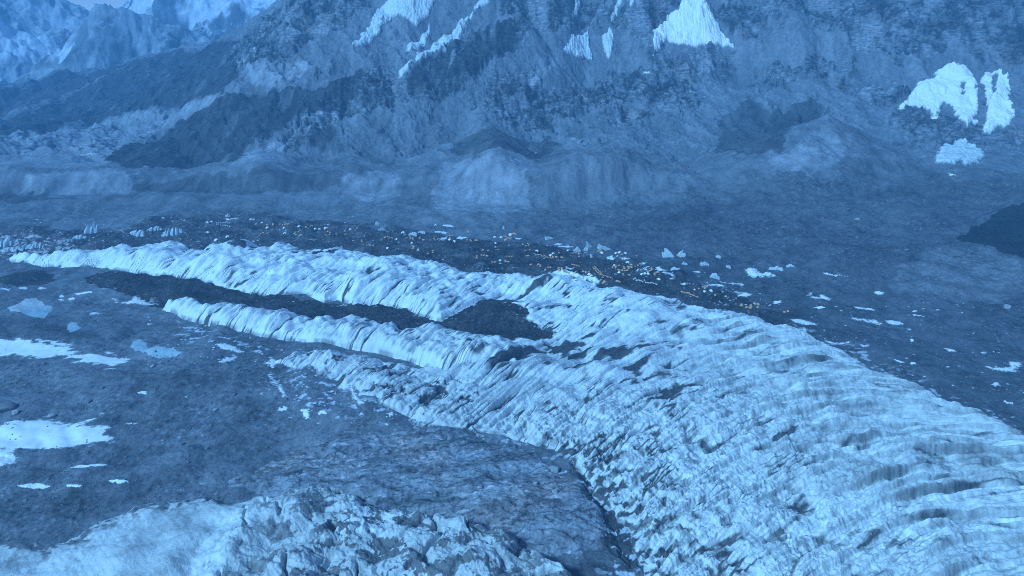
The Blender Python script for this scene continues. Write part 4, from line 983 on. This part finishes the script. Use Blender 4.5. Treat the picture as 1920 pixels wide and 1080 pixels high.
domes = [(501.7, 428, 6.5), (491.7, 419, 5), (533, 429, 5), (534.7, 438, 6), (561, 426.5, 6), (591, 430, 6), (599.5, 430.7, 5), (611, 429.5, 7), (390, 438, 6), (427, 445, 7), (406, 451, 8), (389, 418, 6), (397, 416.5, 5), (657, 431.5, 6),
         (756, 438, 7), (817, 423, 5), (843, 450.5, 7), (852, 454, 6.5), (784, 471, 5), (772.5, 456, 5), (727, 466, 6), (744, 450, 5), (928, 446, 6), (940, 446, 6.5), (957.5, 441.5, 8), (929, 457, 5), (938, 489.5, 6), (929, 464, 4),
         (1006.7, 472.5, 7), (1033, 481, 7), (1037.5, 476.5, 5.5), (1128, 475.5, 8), (1155, 475.5, 6), (1162, 474, 6.5), (1172.5, 476, 6.5), (1177, 493.5, 7), (1161, 512, 7), (1105, 516, 7), (1109, 519, 6), (1098, 525.5, 8), (1080, 526, 6.5), (1106, 527.5, 7),
         (1204, 516, 7), (1209, 515, 6), (1215, 514, 7), (1235, 525, 8), (1211, 508, 5), (1321, 548, 7), (1333, 547.5, 7), (1152, 499, 5), (1065, 471, 5), (1302, 545, 4.5)]
ordw = 'first second third fourth fifth sixth seventh eighth ninth tenth eleventh twelfth thirteenth fourteenth fifteenth sixteenth seventeenth eighteenth nineteenth twentieth'.split()
def nth(i):
    return ordw[i] if i < 20 else 'twenty-' + ordw[i - 20] if i < 29 else 'thirtieth' if i == 29 else 'thirty-' + ordw[i - 30]
zones_d = [(0, 470, 'at the sparse west end of camp'), (470, 700, 'among orange tents of the west camp'), (700, 870, 'between ice combs and twin domes'), (870, 1050, 'in mid camp near the orange heap'), (1050, 1140, 'where the ridge meets the icefall'), (1140, 1400, 'round the curved snow arc')]
domes.sort()
cnt = {}
dp = AT([(d[0], d[1]) for d in domes])
for (u, v, s_), p in zip(domes, dp):
    zn = next(z_ for z_ in zones_d if z_[0] <= u < z_[1]); i = cnt.get(zn, 0); cnt[zn] = i + 1
    r_ = px_scale(p) * s_ * .5
    o = bpy.data.objects.new('dome_tent', None); COL.objects.link(o)
    o.location = (p[0], p[1], float(land(p[0], p[1])) - .1); o.scale = (r_, r_, r_)
    o.rotation_euler = (0, 0, math.atan2(-p[0], p[1]) + random.uniform(-.8, .8))
    props(o, 'white dome tent, %s from the left %s' % (nth(i), zn[2]), 'dome tent', 'white dome tents of the camp')
    for pn, pm in (('shell', DM), ('door', DD), ('ground_skirt', DSK)):
        d = bpy.data.objects.new(pn, pm); COL.objects.link(d); d.parent = o

def tent_mesh(m, long_=1.0):
    """small two pole tent: curved ridge, sloping ends, vestibule lip"""
    V, Q = [], []
    prof = [(-1.0, 0), (-.86, .42), (-.5, .8), (0, .95), (.5, .8), (.86, .42), (1.0, 0)]
    st = [(-1.35 * long_, .55, .12), (-1.0 * long_, .85, .78), (-.4 * long_, 1.0, 1.0), (.4 * long_, 1.0, 1.0), (1.0 * long_, .85, .78), (1.35 * long_, .55, .12)]
    for y, w_, h_ in st:
        for x, z in prof: V.append((x * w_, y, z * h_))
    n = len(prof)
    for k in range(len(st) - 1):
        for i in range(n - 1): Q.append((k * n + i, (k + 1) * n + i, (k + 1) * n + i + 1, k * n + i + 1))
    Q += [tuple(range(n)), tuple((len(st) - 1) * n + i for i in reversed(range(n)))]
    me = bpy.data.meshes.new('tent'); me.from_pydata(V, [], Q); me.materials.append(m); me.update()
    return me
TM = [tent_mesh(M_orange), tent_mesh(M_tan), tent_mesh(M_orange, .8), tent_mesh(M_grey)]
camp = [
 ('along the upper west camp edge', [(477, 420, 4, 8, 1), (507, 422, 4, 6, 2), (535, 421.5, 7, 10, 1.4), (581, 426, 5, 7, 2), (617, 429, 2, 3, 2)]),
 ('in the west camp below domes', [(493, 437, 5, 9, 1.2), (558, 433, 5, 6, 3), (556, 441, 2, 3, 1), (623, 440, 8, 12, 6), (648, 442, 3, 4, 3)]),
 ('beside the first ice combs', [(663, 431, 4, 7, 2), (648, 434, 2, 3, 2), (682, 453, 3, 4, 2), (697, 459, 3, 4, 2), (730, 445, 7, 9, 3), (665, 453, 1, 3, 2)]),
 ('between the ice combs and the twin domes', [(773, 447, 6, 9, 2), (792, 449, 4, 6, 2), (815, 449, 4, 6, 2), (849, 443, 5, 6, 4), (875, 434, 4, 5, 2)]),
 ('just above the longest ice ridge', [(779, 464, 6, 6, 4), (799, 476, 2, 4, 1), (812, 473, 3, 4, 2), (895, 482, 3, 4, 2), (908, 480, 4, 6, 2), (925, 491, 4, 6, 2), (951, 491, 5, 8, 2)]),
 ('in mid camp below domes', [(888, 450, 7, 12, 3), (905, 468, 3, 5, 2), (917, 470, 2, 4, 1), (933, 468, 2, 4, 1), (983, 457, 5, 9, 3), (985, 471, 2, 3, 3), (994, 469, 1, 1, 2), (986, 481, 3, 5, 2)]),
 ('in the orange heap by big domes', [(945, 450, 6, 8, 2), (956, 446, 7, 8, 3), (968, 441, 6, 8, 3)]),
 ('on black debris below the straight row', [(995, 497, 3, 6, 2), (1017, 498, 4, 7, 2), (1030, 504, 5, 9, 2), (1047, 504, 6, 10, 3), (1060, 511, 4, 8, 2), (1077, 514, 3, 4, 4)]),
 ('round the ice sails of the east camp', [(1042, 483, 3, 6, 1), (1054, 483, 3, 4, 1), (1050, 476, 2, 3, 2), (1078, 477, 6, 8, 6), (1128, 471, 6, 8, 5), (1167, 480, 6, 9, 5), (1192, 482, 2, 3, 3)]),
 ('where ridge and icefall meet', [(1097, 512, 5, 7, 3), (1122, 527, 5, 9, 2), (1133, 531, 3, 5, 2), (1158, 529, 3, 8, 1.5), (1078, 521, 3, 4, 2)]),
 ('in the biggest cluster by the snow arc', [(1173, 503, 18, 14, 8), (1155, 502, 6, 9, 4), (1193, 499, 3, 5, 2), (1174, 513, 4, 6, 3)]),
 ('inside the snow arc', [(1218, 508, 6, 7, 3), (1232, 515, 6, 6, 4)]),
 ('under the thin arching snow ribbon', [(1321, 541, 8, 5, 3), (1307, 542, 2, 4, 1), (1365, 557, 3, 5, 1.5), (1390, 572, 3, 5, 2), (1415, 575, 10, 14, 6), (1405, 579, 3, 6, 2), (1473, 584, 3, 6, 3), (1343, 553, 1, 2, 2)]),
]
R2 = random.Random(5)
todo = []
for place, cl in camp:
    pts = []
    for u, v, n, su, sv in cl:
        for k in range(max(1, round(n * .66))):
            pts.append((u + R2.uniform(-su, su), v + R2.uniform(-sv, sv)))
    pts.sort()
    for i, p in enumerate(pts):
        todo.append((p, 'small orange tent, %s from the left %s' % (nth(i), place), None, 0))
for (a, b, n, place, mk) in [((1002, 477), (1035, 485), 13, 'in the straight mid camp row', 0), ((950, 481), (962, 481), 5, 'in the short level row of mid camp', 0), ((1112, 502), (1124, 515), 8, 'in the left line of the steep double row', 0), ((1116, 501), (1127, 513), 8, 'in the right line of the steep double row', 0),
                             ((1124, 515), (1148, 522), 10, 'in the row after the double row', 0), ((1072, 496), (1086, 499.5), 6, 'in the short row by the double row', 0), ((1278, 547), (1308, 558), 14, 'in the straight row nearest the icefall', 0)]:
    for i in range(n):
        t = i / (n - 1)
        todo.append(((a[0] + (b[0] - a[0]) * t, a[1] + (b[1] - a[1]) * t), 'small orange tent, %s from the left %s' % (nth(i), place), (a, b), 0))
for (a, b, n, place, mk) in [((1188, 524.5), (1231, 534.5), 16, 'in the pale row below the snow arc', 3), ((407, 418), (430, 418.5), 8, 'in the upper pale row at the west end', 3), ((407, 421), (431, 424.5), 8, 'in the lower pale row at the west end', 3)]:
    for i in range(n):
        t = i / (n - 1)
        todo.append(((a[0] + (b[0] - a[0]) * t, a[1] + (b[1] - a[1]) * t), 'pale grey tent, %s from the left %s' % (nth(i), place), (a, b), 3))
tp = AT([t[0] for t in todo])
for i, ((q, lab, rowab, mk), p) in enumerate(zip(todo, tp)):
    o = bpy.data.objects.new('tent', TM[mk or (0, 1, 2, 0, 1)[i % 5]]); COL.objects.link(o)
    s_ = R2.uniform(1.5, 2.0) * (.72 if rowab else 1)
    o.location = (p[0], p[1], float(land(p[0], p[1])) - .1); o.scale = (s_, s_, s_ * 1.05)
    o.rotation_euler = (0, 0, R2.uniform(0, 3.1) if not rowab else math.atan2(-p[0], p[1]) + .3)
    props(o, lab, 'tent', 'pale tents in rows' if mk else 'orange tents of the camp')

# ------------------------------------------------------------------ air, sky and light
SUN_EL, SUN_AZ = math.radians(40), math.radians(232)
w = bpy.data.worlds.new('World'); sc.world = w; w.use_nodes = True
nt = w.node_tree
bg = nt.nodes['Background']
sky = nt.nodes.new('ShaderNodeTexSky'); sky.sky_type = 'NISHITA'; sky.sun_disc = False
sky.sun_elevation = SUN_EL; sky.sun_rotation = SUN_AZ; sky.altitude = 5300; sky.air_density = 1.0; sky.dust_density = .2; sky.ozone_density = 6.0
nt.links.new(sky.outputs[0], bg.inputs[0]); bg.inputs[1].default_value = .14
sl_ = bpy.data.lights.new('sun', 'SUN'); sl_.energy = 3.2; sl_.angle = math.radians(9); sl_.color = (.31, .69, 1.0)
so = bpy.data.objects.new('sun', sl_); COL.objects.link(so)
so.rotation_euler = (math.radians(90) - SUN_EL, 0, math.radians(180) - SUN_AZ)
so.location = (0, -500, 2500)

hz = 7500
zt = float(max(Z.max(), CAMZ)) + 30; zb_ = float(Z.min()) - 3
v = [(-hz, -60, zb_), (hz, -60, zb_), (hz, hz + 200, zb_), (-hz, hz + 200, zb_), (-hz, -60, zt), (hz, -60, zt), (hz, hz + 200, zt), (-hz, hz + 200, zt)]
me = bpy.data.meshes.new('haze')
me.from_pydata(v, [], [(0, 3, 2, 1), (4, 5, 6, 7), (0, 1, 5, 4), (1, 2, 6, 5), (2, 3, 7, 6), (3, 0, 4, 7)])
hm = bpy.data.materials.new('haze'); hm.use_nodes = True
hn = hm.node_tree
for n in list(hn.nodes):
    if n.type == 'BSDF_PRINCIPLED': hn.nodes.remove(n)
pv = hn.nodes.new('ShaderNodeVolumePrincipled')
pv.inputs['Color'].default_value = (.22, .58, 1.0, 1); pv.inputs['Density'].default_value = .00018; pv.inputs['Anisotropy'].default_value = 0
outn = [n for n in hn.nodes if n.type == 'OUTPUT_MATERIAL'][0]
hn.links.new(pv.outputs[0], outn.inputs['Volume'])
me.materials.append(hm)
ho = bpy.data.objects.new('haze', me); COL.objects.link(ho)
props(ho, 'thin blue evening haze filling the whole valley', 'haze', None, 'stuff')

sc.render.engine = 'CYCLES'
sc.cycles.max_bounces = 4; sc.cycles.diffuse_bounces = 2; sc.cycles.volume_bounces = 0
sc.cycles.use_denoising = False; sc.cycles.filter_width = 1.0
vs_ = sc.view_settings
vs_.view_transform = 'Standard'; vs_.look = 'None'; vs_.exposure = 0.78; vs_.gamma = 1.0
